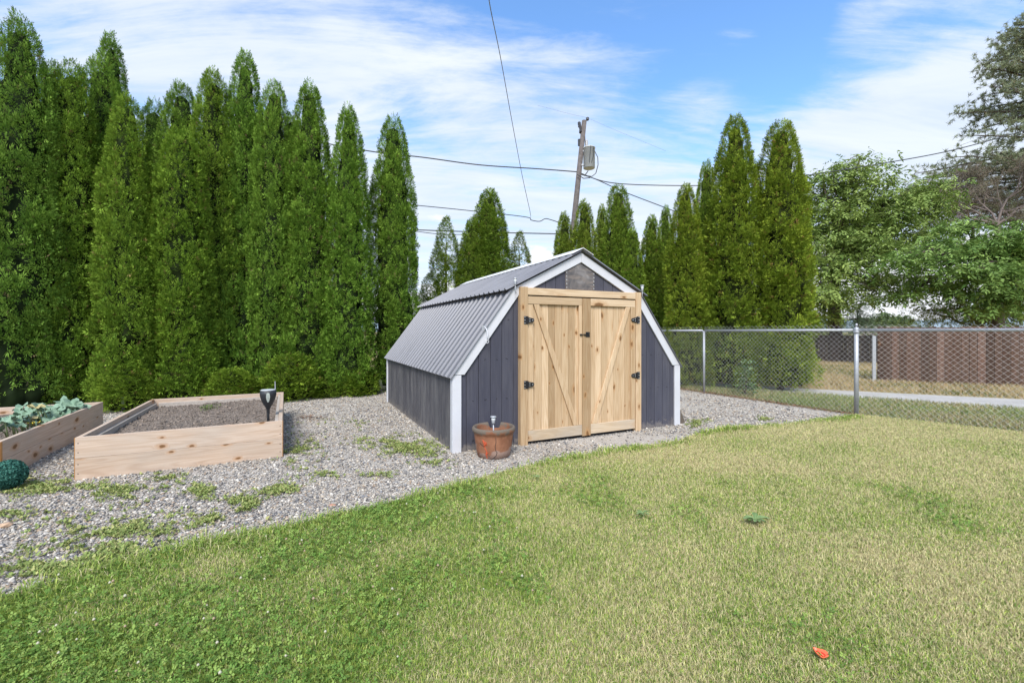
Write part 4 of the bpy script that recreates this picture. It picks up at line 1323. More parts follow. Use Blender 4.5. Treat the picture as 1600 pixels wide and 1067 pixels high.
def rosette(label, px, py, r, n, seed):
    rq = random.Random(seed); m = MB(); c = gnd(px, py)
    for k in range(n):
        a = 2 * math.pi * k / n + rq.uniform(-0.3, 0.3); L = r * rq.uniform(0.6, 1.1); m.val = rq.random()
        d = Vector((math.cos(a), math.sin(a), 0)); s = Vector((-math.sin(a), math.cos(a), 0)); wv = L * 0.16
        pts = []
        for i, tt in enumerate((0.05, 0.3, 0.5, 0.7, 0.88, 1.0)):
            z = 0.022 + L * 0.5 * math.sin(tt * 2.4) * 0.55
            ww = wv * (0.35, 0.7, 1.2, 0.85, 0.9, 0.05)[i]
            pts.append((d * L * tt + Vector((0, 0, z)), ww))
        vs = [];
        for p_, ww in pts: vs += [p_ - s * ww + Vector((0, 0, 0.004)), p_, p_ + s * ww + Vector((0, 0, 0.004))]
        fs = []
        for i in range(5):
            for j in range(2): fs.append((3 * i + j, 3 * i + j + 1, 3 * i + j + 4, 3 * i + j + 3))
        m.add(vs, fs)
    mm, t, b = material('weed leaf ' + str(seed))
    bid = t.n('ShaderNodeAttribute', attribute_name='bid').outputs['Fac']
    setin(t, b, 'Base Color', t.mix(bid, (0.10, 0.17, 0.05, 1), (0.22, 0.30, 0.11, 1))); setin(t, b, 'Roughness', 0.5)
    o = m.build('lawn_weed', mm, None, smooth=True); o.location = (c[0], c[1], 0.012)
    tag(o, label, 'weed', 'broad leaved weeds in the lawn')
rosette('largest broad leaved weed rosette on the dry lawn right of centre', 1180, 821, 0.085, 13, 1)
rosette('flat smaller weed rosette on the lawn below the shed doors', 1003, 811, 0.05, 9, 2)
rosette('pair of leaves like weed near the lawn\'s gravel edge below the pot', 838, 752, 0.04, 7, 5)

# ------------------------------------------------------------------ chain link fence
def chain_fence():
    root = thing('chain_link_fence', 'galvanised chain link fence running from behind the shed to the right edge', 'fence')
    H_ = 1.27
    def pole(p, r_, h, cap, nm='post'):
        m = MB(); m.tube([(p[0], p[1], -0.05), (p[0], p[1], h)], r_, 14); o = m.build(nm, M['steel'], root, smooth=False)
        for pl_ in o.data.polygons:
            if len(pl_.vertices) == 4: pl_.use_smooth = True
        m = MB()
        if cap == 'loop':
            m.lathe([(r_ + 0.004, h - 0.03), (r_ + 0.004, h + 0.004), (r_ * 0.8, h + 0.015), (0.012, h + 0.02), (0.010, h + 0.035), (0, h + 0.036)], 14, (p[0], p[1], 0))
            m.tube([(p[0], p[1], h + 0.03), (p[0] + 0.003, p[1], h + 0.075)], 0.014, 8)
            m.lathe([(r_ + 0.005, 1.225), (r_ + 0.012, 1.23), (r_ + 0.012, 1.255), (r_ + 0.005, 1.26)], 14, (p[0], p[1], 0))
        else:
            m.lathe([(r_ + 0.003, h - 0.02), (r_ + 0.003, h + 0.002), (0, h + 0.02)], 12, (p[0], p[1], 0))
        m.build('post_cap', M['steel'], o, smooth=True)
        return o
    pole(FP_TERM, 0.030, 1.295, 'loop'); pole(FP_LINE, 0.024, 1.245, 'cap'); pole(FP_BACK, 0.024, 1.245, 'cap'); pole(FP_END, 0.03, 1.295, 'cap')
    p3 = Vector(FP_TERM) + fd * 3.0
    pole(tuple(p3), 0.024, 1.245, 'cap')
    for a, b in ((FP_BACK, FP_LINE), (FP_LINE, FP_TERM), (FP_TERM, FP_END)):
        a, b = Vector(a), Vector(b); d = (b - a).normalized()
        m = MB(); m.tube([(*(a + d * 0.031), H_), (*(b - d * 0.031), H_)], 0.021, 12)
        o = m.build('top_rail', M['steel'], root)
        for pl_ in o.data.polygons:
            if len(pl_.vertices) == 4: pl_.use_smooth = True
    # woven wire: each wire zigzags up between its two neighbours
    pitch = 0.074; wr = 0.0013
    nv = int(H_ / (pitch / 2)) + 1
    for a, b in ((FP_BACK, FP_LINE), (FP_LINE, FP_TERM), (FP_TERM, FP_END)):
        a, b = Vector((*a, 0)), Vector((*b, 0)); Lf = (b - a).length; d = (b - a) / Lf
        nrm = Vector((-d.y, d.x, 0)) * (-1)
        cols_ = int(Lf / (pitch / 2))
        V, Q = [], []
        base_i = 0
        for k in range(cols_):
            pts = []
            for j in range(nv + 2):
                x = (k + 0.5) * (pitch / 2) + (pitch / 4) * (1 if (j + k) % 2 == 0 else -1) * 1.05
                z = 0.02 + j * (pitch / 2)
                x = min(max(x, 0.03), Lf - 0.03)
                off_ = 0.0022 * (1 if (j % 2 == 0) else -1)
                sag = 0.006 * math.sin(x * 2.1) * math.sin(z * 2.4)
                pts.append(a + d * x + nrm * (0.026 + off_ + sag) + Vector((0, 0, z)))
            for i in range(len(pts) - 1):
                p, q = pts[i], pts[i + 1]
                ax = (q - p).normalized(); s1 = ax.cross(nrm).normalized()
                tri = [(s1 * math.cos(t_) + nrm * math.sin(t_)) * wr for t_ in (0.5, 2.6, 4.7)]
                V += [p + e for e in tri] + [q + e for e in tri]
                Q += [(base_i + e, base_i + (e + 1) % 3, base_i + 3 + (e + 1) % 3, base_i + 3 + e) for e in range(3)]
                base_i += 6
        me = np_mesh('wire_mesh', np.array([tuple(v) for v in V]), np.array(Q))
        link('wire_mesh', me, M['wire'], root)
chain_fence()

# ------------------------------------------------------------------ wooden fences and far things beyond
def board_fence(name, label, p0, p1, h, mat, bw, extra_post=False):
    a, b = Vector((*p0, 0)), Vector((*p1, 0)); L = (b - a).length; ang = math.atan2(b.y - a.y, b.x - a.x)
    root = thing(name, label, 'fence', a, ang)
    rq = random.Random(int(L * 100)); m = MB(); x = 0.0
    while x < L:
        ww = bw * rq.uniform(0.9, 1.05); m.val = rq.random()
        m.box(x + 0.003, min(x + ww - 0.004, L), rq.uniform(-0.004, 0.0), 0.02, 0.0, h + rq.uniform(-0.012, 0.012)); x += ww
    m.build('boards', mat, root)
    for z in (0.25, h - 0.25):
        r_ = MB(); r_.val = 0.3; r_.box(0, L, 0.022, 0.06, z - 0.045, z + 0.045); r_.build('rail', mat, root)
    k = 0
    x = 0.05
    while x < L:
        p = MB(); p.val = 0.4; p.box(x, x + 0.09, 0.062, 0.15, -0.1, h - 0.05); p.build('post', mat, root); x += 2.4
    return root
W0, W1 = gnd(1371, 596), gnd(1600, 605)
wd = (Vector(W1) - Vector(W0)).normalized()
bf = board_fence('wooden_fence', 'brown weathered board fence beyond the path at the right', W0, tuple(Vector(W0) + wd * 8.5), 1.36, M['fencewood'], 0.145)
m = MB(); m.box(-0.10, -0.03, -0.02, 0.05, -0.05, 1.14); m.build('end_post', M['steel'], bf, 0.004)
F0, F1 = gnd(1225, 564), gnd(1400, 569)
board_fence('wooden_fence', 'low dark wooden fence behind the dry grass, farther back', F0, F1, 1.1, M['fencewood_dark'], 0.14)

def house():
    p = at(1392, 518, 46)
    root = thing('house', 'pale house with tan roof showing above the dark fence', 'house', (p.x, p.y, 0), R(-30))
    m = MB(); m.box(-2.4, 2.4, 0, 5, -0.5, 0.15); m.build('wall', flat('pale house wall', (0.55, 0.53, 0.50), 0.8), root)
    m = MB(); m.prism([(-0.5, 0.15), (5.5, 0.15), (2.5, 1.8)], -2.6, 2.6, 'x'); m.build('roof', flat('tan shingle roof', (0.30, 0.24, 0.19), 0.9, var=0.15, vscale=8), root)
house()

# far trees and roofs of the town below the hills
def town():
    rq = random.Random(12)
    spec = [(1352, 495, 220, 'far_tree', 'small'), (1381, 489, 260, 'far_tree', 'wide'), (1408, 492, 300, 'far_tree', 'low')]
    rng = np.random.default_rng(9)
    labs = ['small round far tree just right of the fence post cap', 'wide far tree under the gap between the big trees', 'low far tree right of the horizon gap']
    for (px_, py_, Yd, nm, k), lab in zip(spec, labs):
        tp = at(px_, py_, Yd)
        root = thing('far_tree', lab, 'tree', (tp.x, Yd, 0), 0, 'far trees on the horizon')
        h = tp.z
        pts = unit(rng.normal(0, 1, (160, 3))) * np.array([h * 0.55, h * 0.5, h * 0.38]) * rng.uniform(0.4, 1.0, (160, 1)) + np.array([0, 0, h * 0.6])
        leaf_cloud('crown', pts, rng, 18, h * 0.06, h * 0.12, 0.3, [(0.10, 0.16, 0.06), (0.16, 0.21, 0.08)], 0.2, h * 0.05, root)
        m = MB(); m.tube([(0, 0, -0.3), (0, 0, h * 0.5)], [h * 0.04, h * 0.02], 6); m.build('trunk', M['bark'], root)
    for (px_, py_, Yd, wv, lab) in ((1392, 500, 330, 14, 'far pale roofed house under the horizon gap'), (1415, 503, 300, 11, 'far house with white wall right of the horizon gap')):
        tp = at(px_, py_, Yd)
        root = thing('far_house', lab, 'house', (tp.x, Yd, 0), R(15), 'far houses on the horizon')
        h = tp.z
        m = MB(); m.box(-wv / 2, wv / 2, 0, 8, -0.5, h * 0.7); m.build('wall', flat('far wall', (0.55, 0.55, 0.55), 0.9), root)
        m = MB(); m.prism([(-0.6, h * 0.7), (8.6, h * 0.7), (4, h)], -wv / 2 - 0.5, wv / 2 + 0.5, 'x'); m.build('roof', flat('far roof', (0.36, 0.33, 0.32), 0.9), root)
town()

# ------------------------------------------------------------------ utility pole and wires
PY = 16.0
pb, pt = at(880, 510, PY), at(913, 189, PY)
pd = (pt - pb)
def polept(z): return pb + pd * ((z - pb.z) / pd.z)
base = polept(-0.05)
up_ = thing('utility_pole', 'leaning weathered wooden utility pole with grey transformer behind the shed', 'utility pole', base)
def L_(v): return Vector(v) - base
m = MB(); m.tube([L_(polept(-0.05)), L_(polept(4.5)), L_(polept(pt.z))], [0.12, 0.104, 0.085], 14); m.build('post', M['polewood'], up_, smooth=True)
tcen = at(920.5, 247, PY - 0.05)
tq = L_(tcen)
m = MB(); m.lathe([(0.0, -0.385), (0.185, -0.385), (0.205, -0.375), (0.208, 0.33), (0.222, 0.335), (0.222, 0.365), (0.205, 0.375), (0.12, 0.40), (0.0, 0.405)], 28, tq); tr = m.build('transformer', M['tank'], up_, smooth=False)
for pl_ in tr.data.polygons: pl_.use_smooth = len(pl_.vertices) == 4 and abs(pl_.normal.z) < 0.5
m = MB(); m.tube([tq + Vector((0.02, -0.215, 0.36)), tq + Vector((0.0, -0.22, 0.1)), tq + Vector((-0.03, -0.215, -0.25))], 0.010, 6); m.tube([tq + Vector((0.13, -0.18, 0.34)), tq + Vector((0.12, -0.19, 0.0)), tq + Vector((0.05, -0.205, -0.25))], 0.009, 6); m.build('ground_lead', M['cable'], tr)
for z in (0.25, -0.25):
    m = MB(); m.box(tq.x - 0.33, tq.x - 0.18, tq.y - 0.02, tq.y + 0.04, tq.z + z - 0.03, tq.z + z + 0.03); m.build('bracket', M['steel'], tr)
b0 = tq + Vector((-0.09, 0, 0.40))
m = MB(); m.lathe([(0.05, 0.0), (0.035, 0.03), (0.062, 0.05), (0.035, 0.07), (0.06, 0.10), (0.035, 0.12), (0.058, 0.15), (0.035, 0.17), (0.052, 0.20), (0.03, 0.25), (0.0, 0.30)], 14, b0); m.build('bushing', flat('pale bushing', (0.4, 0.39, 0.38), 0.3), tr, smooth=True)
def insulators(pts, r_, parent):
    for p in pts:
        m = MB(); m.lathe([(0.0, -0.06), (r_ * 0.6, -0.06), (r_, -0.03), (r_ * 0.6, -0.01), (r_, 0.02), (r_ * 0.6, 0.05), (0, 0.065)], 12, p)
        m.build('insulator', M['porcelain'], parent, smooth=True)
insulators([L_(at(918, 186, PY)), L_(at(905.5, 197, PY)), L_(at(907, 206, PY)), L_(at(905, 193, PY))], 0.062, up_)
m = MB()
m.tube([L_(at(907, 208, PY)), L_(at(911, 212, PY)), L_(at(912, 214, PY))], 0.03, 8)
m.tube([L_(at(905.5, 192, PY - .05)), L_(at(907.5, 206, PY - 0.05))], 0.045, 8)
m.build('fuse_cutout', M['porcelain'], up_)
m = MB(); m.tube([L_(at(905, 218, PY)), L_(at(905, 228, PY))], 0.05, 8); m.tube([L_(at(907, 209, PY)), L_(at(914, 213, PY)), L_(at(914.5, 227, PY))], 0.012, 6)
m.tube([L_(at(929, 236, PY - 0.1)), L_(at(934, 246, PY - 0.2)), L_(at(934.5, 258, PY - 0.2)), L_(at(931, 271, PY - 0.1)), L_(at(925, 276, PY - 0.1)), L_(at(918, 275, PY - 0.1))], 0.014, 6)
m.tube([L_(at(913, 275, PY - 0.2)), L_(at(917, 270, PY - 0.2)), L_(at(919, 267, PY - 0.2))], 0.018, 6)
m.tube([L_(at(902, 273, PY - 0.15)), L_(at(912, 279, PY - 0.2)), L_(at(922, 278, PY - 0.2))], 0.016, 6)
m.build('service_leads', M['cable'], up_)

def wire(label, pts, r_, mat='cable', grp='overhead wires'):
    """smooth curve through real 3-D points"""
    P = [at(*p) for p in pts]
    out = []
    for i in range(len(P) - 1):
        p0 = P[max(i - 1, 0)]; p1 = P[i]; p2 = P[i + 1]; p3 = P[min(i + 2, len(P) - 1)]
        for k in range(8):
            u = k / 8
            out.append(0.5 * ((2 * p1) + (p2 - p0) * u + (2 * p0 - 5 * p1 + 4 * p2 - p3) * u * u + (3 * p1 - p0 - 3 * p2 + p3) * u ** 3))
    out.append(P[-1])
    m = MB(); m.tube(out, r_, 6)
    tag(m.build('overhead_wire', M[mat], smooth=True), label, 'wire', grp)
wire('thick dark overhead cable running left from the transformer pole to the hedge', [(380, 200, 15.2), (575, 236, 15.4), (660, 246, 15.6), (750, 258, 15.8), (840, 264, 15.9), (905, 269, 16)], 0.020)
wire('middle dark wire left of the pole ending in a loose splice behind the shed', [(480, 306, 15.2), (650, 321, 15.5), (740, 330, 15.8), (820, 339, 15.9), (830, 344, 15.9), (843, 346, 15.9), (852, 342, 15.9), (862, 344, 15.95), (880, 350, 16)], 0.015)
wire('lowest thick black cable left of the pole, just above the shed roof', [(480, 353, 15), (640, 359, 15.4), (760, 363, 15.7), (870, 365.5, 16), (899, 366, 16.1)], 0.020)
wire('second lower black cable sagging just below the lowest left cable', [(640, 360, 15.5), (690, 366, 15.6), (760, 366, 15.8), (800, 364, 15.85)], 0.013)
wire('thin grey service wire dropping steeply from the top of the photo', [(758, -60, 7.0), (765, 6, 8.0), (782, 90, 10.0), (800, 190, 12.5), (816, 275, 14.5), (828, 330, 15.9), (829, 340, 15.95)], 0.009, 'cable_grey')
wire('dark wire sloping down right from the pole behind the arborvitae', [(905, 272, 16), (930, 280, 15.8), (975, 300, 15.6), (1035, 323, 15.4), (1110, 352, 15.2)], 0.016)
wire('long overhead cable running right from the pole across the sky', [(905, 270, 16), (945, 284, 16.2), (1000, 289, 16.4), (1100, 290, 16.6), (1180, 285, 16.4), (1270, 273, 16.0), (1370, 257, 15.5), (1470, 239, 15.0), (1560, 216, 14.5), (1680, 180, 14)], 0.017)
wire('thin primary wire across the very top of the leaning pole', [(840, 165, 15.6), (893, 179, 15.8), (918, 185, 16), (960, 203, 16.2), (1040, 236, 16.6)], 0.003, 'cable_grey')
wire('thin far wire crossing the sky left of the bare tree', [(1250, 384, 30), (1400, 350, 29), (1500, 330, 28), (1640, 300, 27)], 0.012, 'cable_grey')
wire('thin far wire just below the bare tree at the right', [(1250, 315, 30), (1400, 308, 29), (1500, 300, 28), (1640, 280, 27)], 0.010, 'cable_grey')

# ------------------------------------------------------------------ arborvitae
TH_H, TH_R = 6.0, 0.78
def thuja_mesh(seed, taper=0.5, sharp=3.4, dens=1.0, gap=0.0, H=TH_H, RR=TH_R, low=0.97, spr=(0.085, 0.15), csize=(0.12, 0.25)):
    rng = np.random.default_rng(seed)
    ncl = int(980 * dens)
    t_ = 0.012 + 0.975 * rng.random(ncl) ** 0.95
    th = rng.uniform(0, 2 * np.pi, ncl)
    ph0 = rng.uniform(0, 6.28, 3)
    def env(t, th):
        r = RR * (1 - t ** sharp) ** taper * (low + (1 - low) * np.clip(t / 0.12, 0, 1))
        lump = (0.24 - 0.12 * t) * (vnoise(th * 1.6 + ph0[0] * 9, t * 11 * H / 6 + ph0[1], seed) - 0.5) * 2 + 0.05 * np.sin(3 * th + ph0[2] + 3 * t)
        return r * (1 + lump) + 0.02
    size = rng.uniform(*csize, ncl) * (0.6 + 0.4 * np.clip((1 - t_) / 0.3, 0, 1))
    layer = rng.choice([1.0, 1.0, 1.0, 0.86], ncl)
    rr = np.maximum(env(t_, th) - size * 0.55, 0.0) * layer
    cen = np.stack([rr * np.cos(th), rr * np.sin(th), t_ * H * 0.985], 1)
    tone = rng.normal(0, 1, ncl)
    if gap:
        kp = vnoise(th * 1.3 + 40, t_ * 9, seed + 5) > gap
        cen, size, th, tone, t_ = cen[kp], size[kp], th[kp], tone[kp], t_[kp]; ncl = len(cen)
    per = np.maximum((size / 0.18) ** 2 * 26, 10).astype(int)
    ci = np.repeat(np.arange(ncl), per)
    n = len(ci)
    rad = np.stack([np.cos(th), np.sin(th), np.zeros(ncl)], 1)[ci]
    d = unit(rng.normal(0, 1, (n, 3)) * np.array([1, 1, 0.9]) + rad * 1.2 + np.array([0, 0, 0.45]))
    dist = rng.uniform(0.45, 1.0, n) ** 0.5
    pos = cen[ci] + d * (size[ci] * dist)[:, None] * np.array([0.9, 0.9, 1.25])
    ax = unit(d * 0.75 + rad * 0.55 + np.array([0, 0, 0.40]) + rng.normal(0, 0.28, (n, 3)))
    tang = np.stack([-rad[:, 1], rad[:, 0], np.zeros(n)], 1) * rng.choice([-1.0, 1.0], n)[:, None]
    sd_ = tang + rng.normal(0, 0.42, (n, 3))
    sd_ = unit(sd_ - ax * (sd_ * ax).sum(1, keepdims=True))
    nr = np.cross(ax, sd_)
    L = rng.uniform(spr[0], spr[1], n) * (0.8 + 0.4 * rng.random(n)) * (1 - 0.3 * t_[ci] ** 3)
    # spray: a flat frond of six narrow fingers leaving a common stalk
    fing = [(-0.78, 0.60, 0.14), (-0.26, 0.60, 0.42), (0.22, 0.62, 0.40), (0.80, 0.58, 0.10)]
    V, Cc = [], []
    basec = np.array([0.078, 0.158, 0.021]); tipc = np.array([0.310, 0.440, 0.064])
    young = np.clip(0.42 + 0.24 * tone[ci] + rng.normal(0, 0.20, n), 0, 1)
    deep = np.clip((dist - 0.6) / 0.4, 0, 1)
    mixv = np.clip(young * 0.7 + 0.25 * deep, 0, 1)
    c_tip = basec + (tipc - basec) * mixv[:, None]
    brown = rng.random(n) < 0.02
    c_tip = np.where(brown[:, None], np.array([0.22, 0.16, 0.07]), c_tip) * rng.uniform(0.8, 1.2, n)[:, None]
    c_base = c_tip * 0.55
    bend = rng.normal(0.0, 0.25, n)
    for a, l, st in fing:
        a = a + rng.normal(0, 0.12, n)
        dirv = ax * np.cos(a)[:, None] + sd_ * np.sin(a)[:, None]
        perp = -ax * np.sin(a)[:, None] + sd_ * np.cos(a)[:, None]
        LL = L[:, None]
        root = pos + ax * LL * st + nr * LL * bend[:, None] * st * st * 0.8
        m1 = root + dirv * LL * l * 0.55 + nr * LL * bend[:, None] * 0.25
        tip = root + dirv * LL * l + nr * LL * bend[:, None] * 0.6
        wv = LL * 0.078
        V.append(np.stack([root, m1 + perp * wv, tip, m1 - perp * wv], 1))
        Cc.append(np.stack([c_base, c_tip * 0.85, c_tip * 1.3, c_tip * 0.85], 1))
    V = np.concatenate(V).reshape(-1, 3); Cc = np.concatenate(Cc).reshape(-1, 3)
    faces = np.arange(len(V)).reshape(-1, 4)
    if not gap:
        # near-black shell for dead inner foliage, added to darken gaps between clumps
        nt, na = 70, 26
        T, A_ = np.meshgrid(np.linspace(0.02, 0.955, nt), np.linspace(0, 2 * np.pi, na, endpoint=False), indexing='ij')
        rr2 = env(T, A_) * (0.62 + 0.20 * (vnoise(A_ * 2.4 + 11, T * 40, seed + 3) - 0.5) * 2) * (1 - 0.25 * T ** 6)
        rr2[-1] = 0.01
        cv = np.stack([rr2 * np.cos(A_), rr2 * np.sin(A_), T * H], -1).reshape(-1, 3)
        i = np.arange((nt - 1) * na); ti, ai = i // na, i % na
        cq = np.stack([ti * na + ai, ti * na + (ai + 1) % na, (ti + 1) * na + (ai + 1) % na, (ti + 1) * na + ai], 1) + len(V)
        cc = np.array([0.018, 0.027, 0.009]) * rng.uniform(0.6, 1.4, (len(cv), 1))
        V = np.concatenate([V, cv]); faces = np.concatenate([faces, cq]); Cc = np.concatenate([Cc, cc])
    return np_mesh('arborvitae_crown', V, faces, Cc)

def thuja_trunk(seed):
    rq = random.Random(seed); m = MB()
    m.tube([(0, 0, -0.05), (0.03, 0.02, 1.5), (-0.03, 0.01, 3.2), (0.0, 0.0, TH_H * 0.86)], [0.10, 0.08, 0.055, 0.012], 8)
    for k in range(46):
        z = rq.uniform(0.25, TH_H * 0.85); a = rq.uniform(0, 6.28); r_ = TH_R * (1 - (z / TH_H) ** 2.5) ** 0.65 * rq.uniform(0.55, 0.8)
        d = Vector((math.cos(a), math.sin(a), 0))
        m.tube([Vector((0, 0, z)), Vector((0, 0, z + 0.1 * r_)) + d * r_ * 0.5, Vector((0, 0, z + 0.5 * r_)) + d * r_], [0.022, 0.015, 0.006], 5)
    me_o = m.build('trunk', M['bark'])
    me = me_o.data
    bpy.data.objects.remove(me_o)
    return me
CROWNS = [thuja_mesh(100 + i, *(a)) for i, a in enumerate([(0.54, 3.2), (0.48, 3.6), (0.62, 2.5), (0.52, 3.4), (0.56, 3.0), (0.75, 2.4, 0.75, 0.30)])]
for me in CROWNS: me.materials.append(M['leaf'])
TRUNKS = [thuja_trunk(5), thuja_trunk(6)]
rqt = random.Random(99)
def thuja(label, x, ytop, half, Yd, mesh, tint=(1, 1, 1), group='tall arborvitae hedge trees left of the shed', lean=0.0):
    half *= 0.95 if group == G1 else 1.0
    if group == G1: tint = (tint[0] * 0.93, tint[1] * 1.01, tint[2] * 1.08)
    X = (x - CX) / F * Yd
    h = CAMH + (CY - ytop) / F * Yd
    r_ = half / F * Yd * 0.87
    root = thing('arborvitae', label, 'tree', (X, Yd, 0), rqt.uniform(0, 6.28), group)
    root.scale = (r_ / TH_R, r_ / TH_R, h / TH_H)
    root.rotation_euler = (R(lean) * 0.3, R(lean), rqt.uniform(0, 6.28))
    c = bpy.data.objects.new('crown', CROWNS[mesh]); C.objects.link(c); c.parent = root; c.color = (*tint, 1)
    tk = bpy.data.objects.new('trunk', TRUNKS[mesh % 2]); C.objects.link(tk); tk.parent = root
    return root
def hedgeY(x, back=0.0):
    u = (x - CX) / F
    k = (-2.55 - 9.4 * u) / (0.891 - 0.454 * u)
    return 9.4 - 0.454 * k + back * 1.15
G1 = 'tall arborvitae hedge trees left of the shed'
A = [
 ('arborvitae cut off by the left edge of the photo', -52, 62, 62, 0.15, 1, (1.1, 1.08, 0.9)),
 ('tallest arborvitae nearest the left edge', 32, 22, 57, 0.0, 0, (0.95, 0.98, 1)),
 ('narrow arborvitae top tucked behind the tallest left one', 80, 92, 34, 0.95, 3, (0.95, 0.95, 0.9)),
 ('round topped arborvitae second in front row from the left, over the squash bed', 112, 94, 47, 0.05, 3, (1.12, 1.08, 0.9)),
 ('second row arborvitae whose dark peak rises behind third from the left', 174, 50, 42, 1.1, 2, (0.88, 0.92, 1)),
 ('bright topped arborvitae right below the dark second row peak', 158, 88, 42, 0.55, 1, (1.05, 1.05, 0.95)),
 ('blunt bright arborvitae of medium height left of the low gap in the hedge top', 200, 148, 46, 0.0, 4, (1.12, 1.06, 0.85)),
 ('small dark arborvitae tip at the lowest notch of the hedge top', 241, 155, 36, 1.0, 0, (0.85, 0.88, 0.95)),
 ('lowest yellow green arborvitae in front row above the bare bed\'s left end', 283, 198, 46, -0.12, 1, (1.15, 1.1, 0.85)),
 ('rounded back row arborvitae behind the lowest yellow green one', 284, 128, 42, 0.85, 3, (0.98, 0.98, 0.92)),
 ('ragged topped arborvitae left of the middle peak of the hedge', 333, 106, 48, 0.25, 4, (1.1, 1.03, 0.85)),
 ('highest pointed arborvitae in the middle of the hedge', 384, 79, 46, 0.3, 2, (0.95, 1.0, 0.95)),
 ('slimmer arborvitae just right of the hedge\'s middle peak', 428, 124, 40, 0.2, 0, (0.98, 1.0, 0.9)),
 ('low arborvitae shoulder between the slim one and the one above the torch', 455, 172, 40, 0.6, 3, (0.95, 0.96, 0.9)),
 ('pointed arborvitae above the torch, third from the shed', 485, 125, 47, 0.0, 2, (1.0, 1.02, 0.9)),
 ('pointed arborvitae second from the shed in the left hedge', 544, 161, 42, -0.05, 2, (1.0, 1.04, 0.9)),
 ('free standing slender arborvitae at the shed end of the left hedge', 615, 181, 42, 0.05, 0, (1.05, 1.05, 0.95)),
]
for lab, x, yt, hw, bk, mesh, tint in A:
    thuja(lab, x, yt, hw, hedgeY(x, bk + rqt.uniform(-0.10, 0.12)), mesh, tint, G1)
# low bushy growth along the foot of the hedge
def skirt(label, x, y, rpx, seed, tint):
    Yd = hedgeY(x, -0.28)
    r_ = rpx / F * Yd
    rng = np.random.default_rng(seed)
    p = Vector(((x - CX) / F * Yd, Yd, 0))
    root = thing('arborvitae_shrub', label, 'shrub', p, rng.uniform(0, 6), 'low arborvitae shoots at the hedge foot')
    root.scale = (r_ / 0.62, r_ / 0.62, (CAMH + (CY - y) / F * Yd) / 1.2)
    c = bpy.data.objects.new('crown', SHRUBS[seed % 2]); C.objects.link(c); c.parent = root; c.color = (*tint, 1)
    return root
def shrub_mesh(seed):
    me = thuja_mesh(seed, 0.5, 2.2, 0.26, 0.0, 1.2, 0.62, 0.7, (0.07, 0.13), (0.12, 0.22))
    me.materials.append(M['leaf'])
    return me
SHRUBS = [shrub_mesh(301), shrub_mesh(302)]
SK = [('bushy low arborvitae shoot behind the gap between the beds', 200, 568, 36), ('bushy low arborvitae shoot left of the torch', 362, 578, 34), ('rounded low arborvitae shoot right of the torch', 455, 556, 40),
      ('small rounded arborvitae shoot at the hedge foot left of the shed corner', 508, 594, 22), ('low arborvitae shoot beside the shed\'s rear left corner', 562, 572, 28)]
for i, (lab, x, y, rp_) in enumerate(SK):
    skirt(lab, x, y, rp_, i, (1.12, 1.08, 0.85))

G2 = 'arborvitae behind the shed'
B = [
 ('small two tone arborvitae left of the shed roof\'s far end', 697, 337, 34, 11.3, 5, (1.15, 1.05, 1.0)),
 ('low arborvitae filling in beside the free standing hedge tree', 672, 425, 30, 11.8, 5, (1.05, 1, 1)),
 ('tall cone arborvitae rising behind the middle of the shed roof', 764, 294, 44, 11.6, 2, (1.1, 1.05, 1.0)),
 ('shorter arborvitae leaning on the left of the roof middle cone', 738, 340, 33, 11.3, 2, (1.12, 1.05, 1.0)),
 ('sparse thin brownish arborvitae behind the shed ridge', 812, 360, 30, 12.2, 5, (1.1, 0.92, 0.95)),
 ('olive arborvitae at the left foot of the utility pole', 882, 330, 25, 12.6, 2, (1.2, 1.05, 1.0)),
 ('olive arborvitae directly in front of the utility pole', 913, 311, 29, 12.3, 2, (1.22, 1.06, 1.0)),
 ('slim grey green arborvitae right of the utility pole', 940, 318, 18, 13.2, 2, (1.1, 1.0, 1.05)),
 ('tallest bright arborvitae between the pole and the right fence trees', 966, 287, 33, 12.2, 4, (1.12, 1.06, 1.0)),
 ('short bright arborvitae above the right rake board', 988, 356, 24, 11.4, 2, (1.12, 1.08, 0.9)),
 ('arborvitae with a brown dead patch beside the shed\'s right roof', 1018, 335, 26, 11.8, 2, (1.15, 1.08, 0.95)),
 ('dark thin arborvitae next to the one with the dead patch', 1040, 320, 20, 12.6, 2, (0.95, 0.95, 0.95)),
]
for lab, x, yt, hw, Yd, mesh, tint in B:
    thuja(lab, x, yt, hw, Yd, mesh, tint, G2)
G3 = 'arborvitae beside the chain link fence'
D_ = [
 ('yellow tipped arborvitae hanging over the fence beside the shed', 1071, 286, 35, 10.1, 2, (1.25, 1.07, 0.82)),
 ('slim dark arborvitae between the overhanging one and the two big ones', 1104, 250, 24, 11.3, 0, (1.1, 1.05, 0.9)),
 ('big broad arborvitae, left one of the tall fence pair', 1149, 179, 48, 9.9, 2, (1.22, 1.07, 0.86)),
 ('big broad arborvitae, right one of the tall fence pair', 1219, 186, 47, 9.55, 4, (1.25, 1.08, 0.84)),
 ('narrow arborvitae edge behind the right one of the fence pair', 1246, 262, 20, 10.2, 3, (1.1, 1.05, 0.9)),
]
for lab, x, yt, hw, Yd, mesh, tint in D_:
    thuja(lab, x, yt, hw, Yd, mesh, tint, G3)
# dead brown patch
rng = np.random.default_rng(2)
root = None

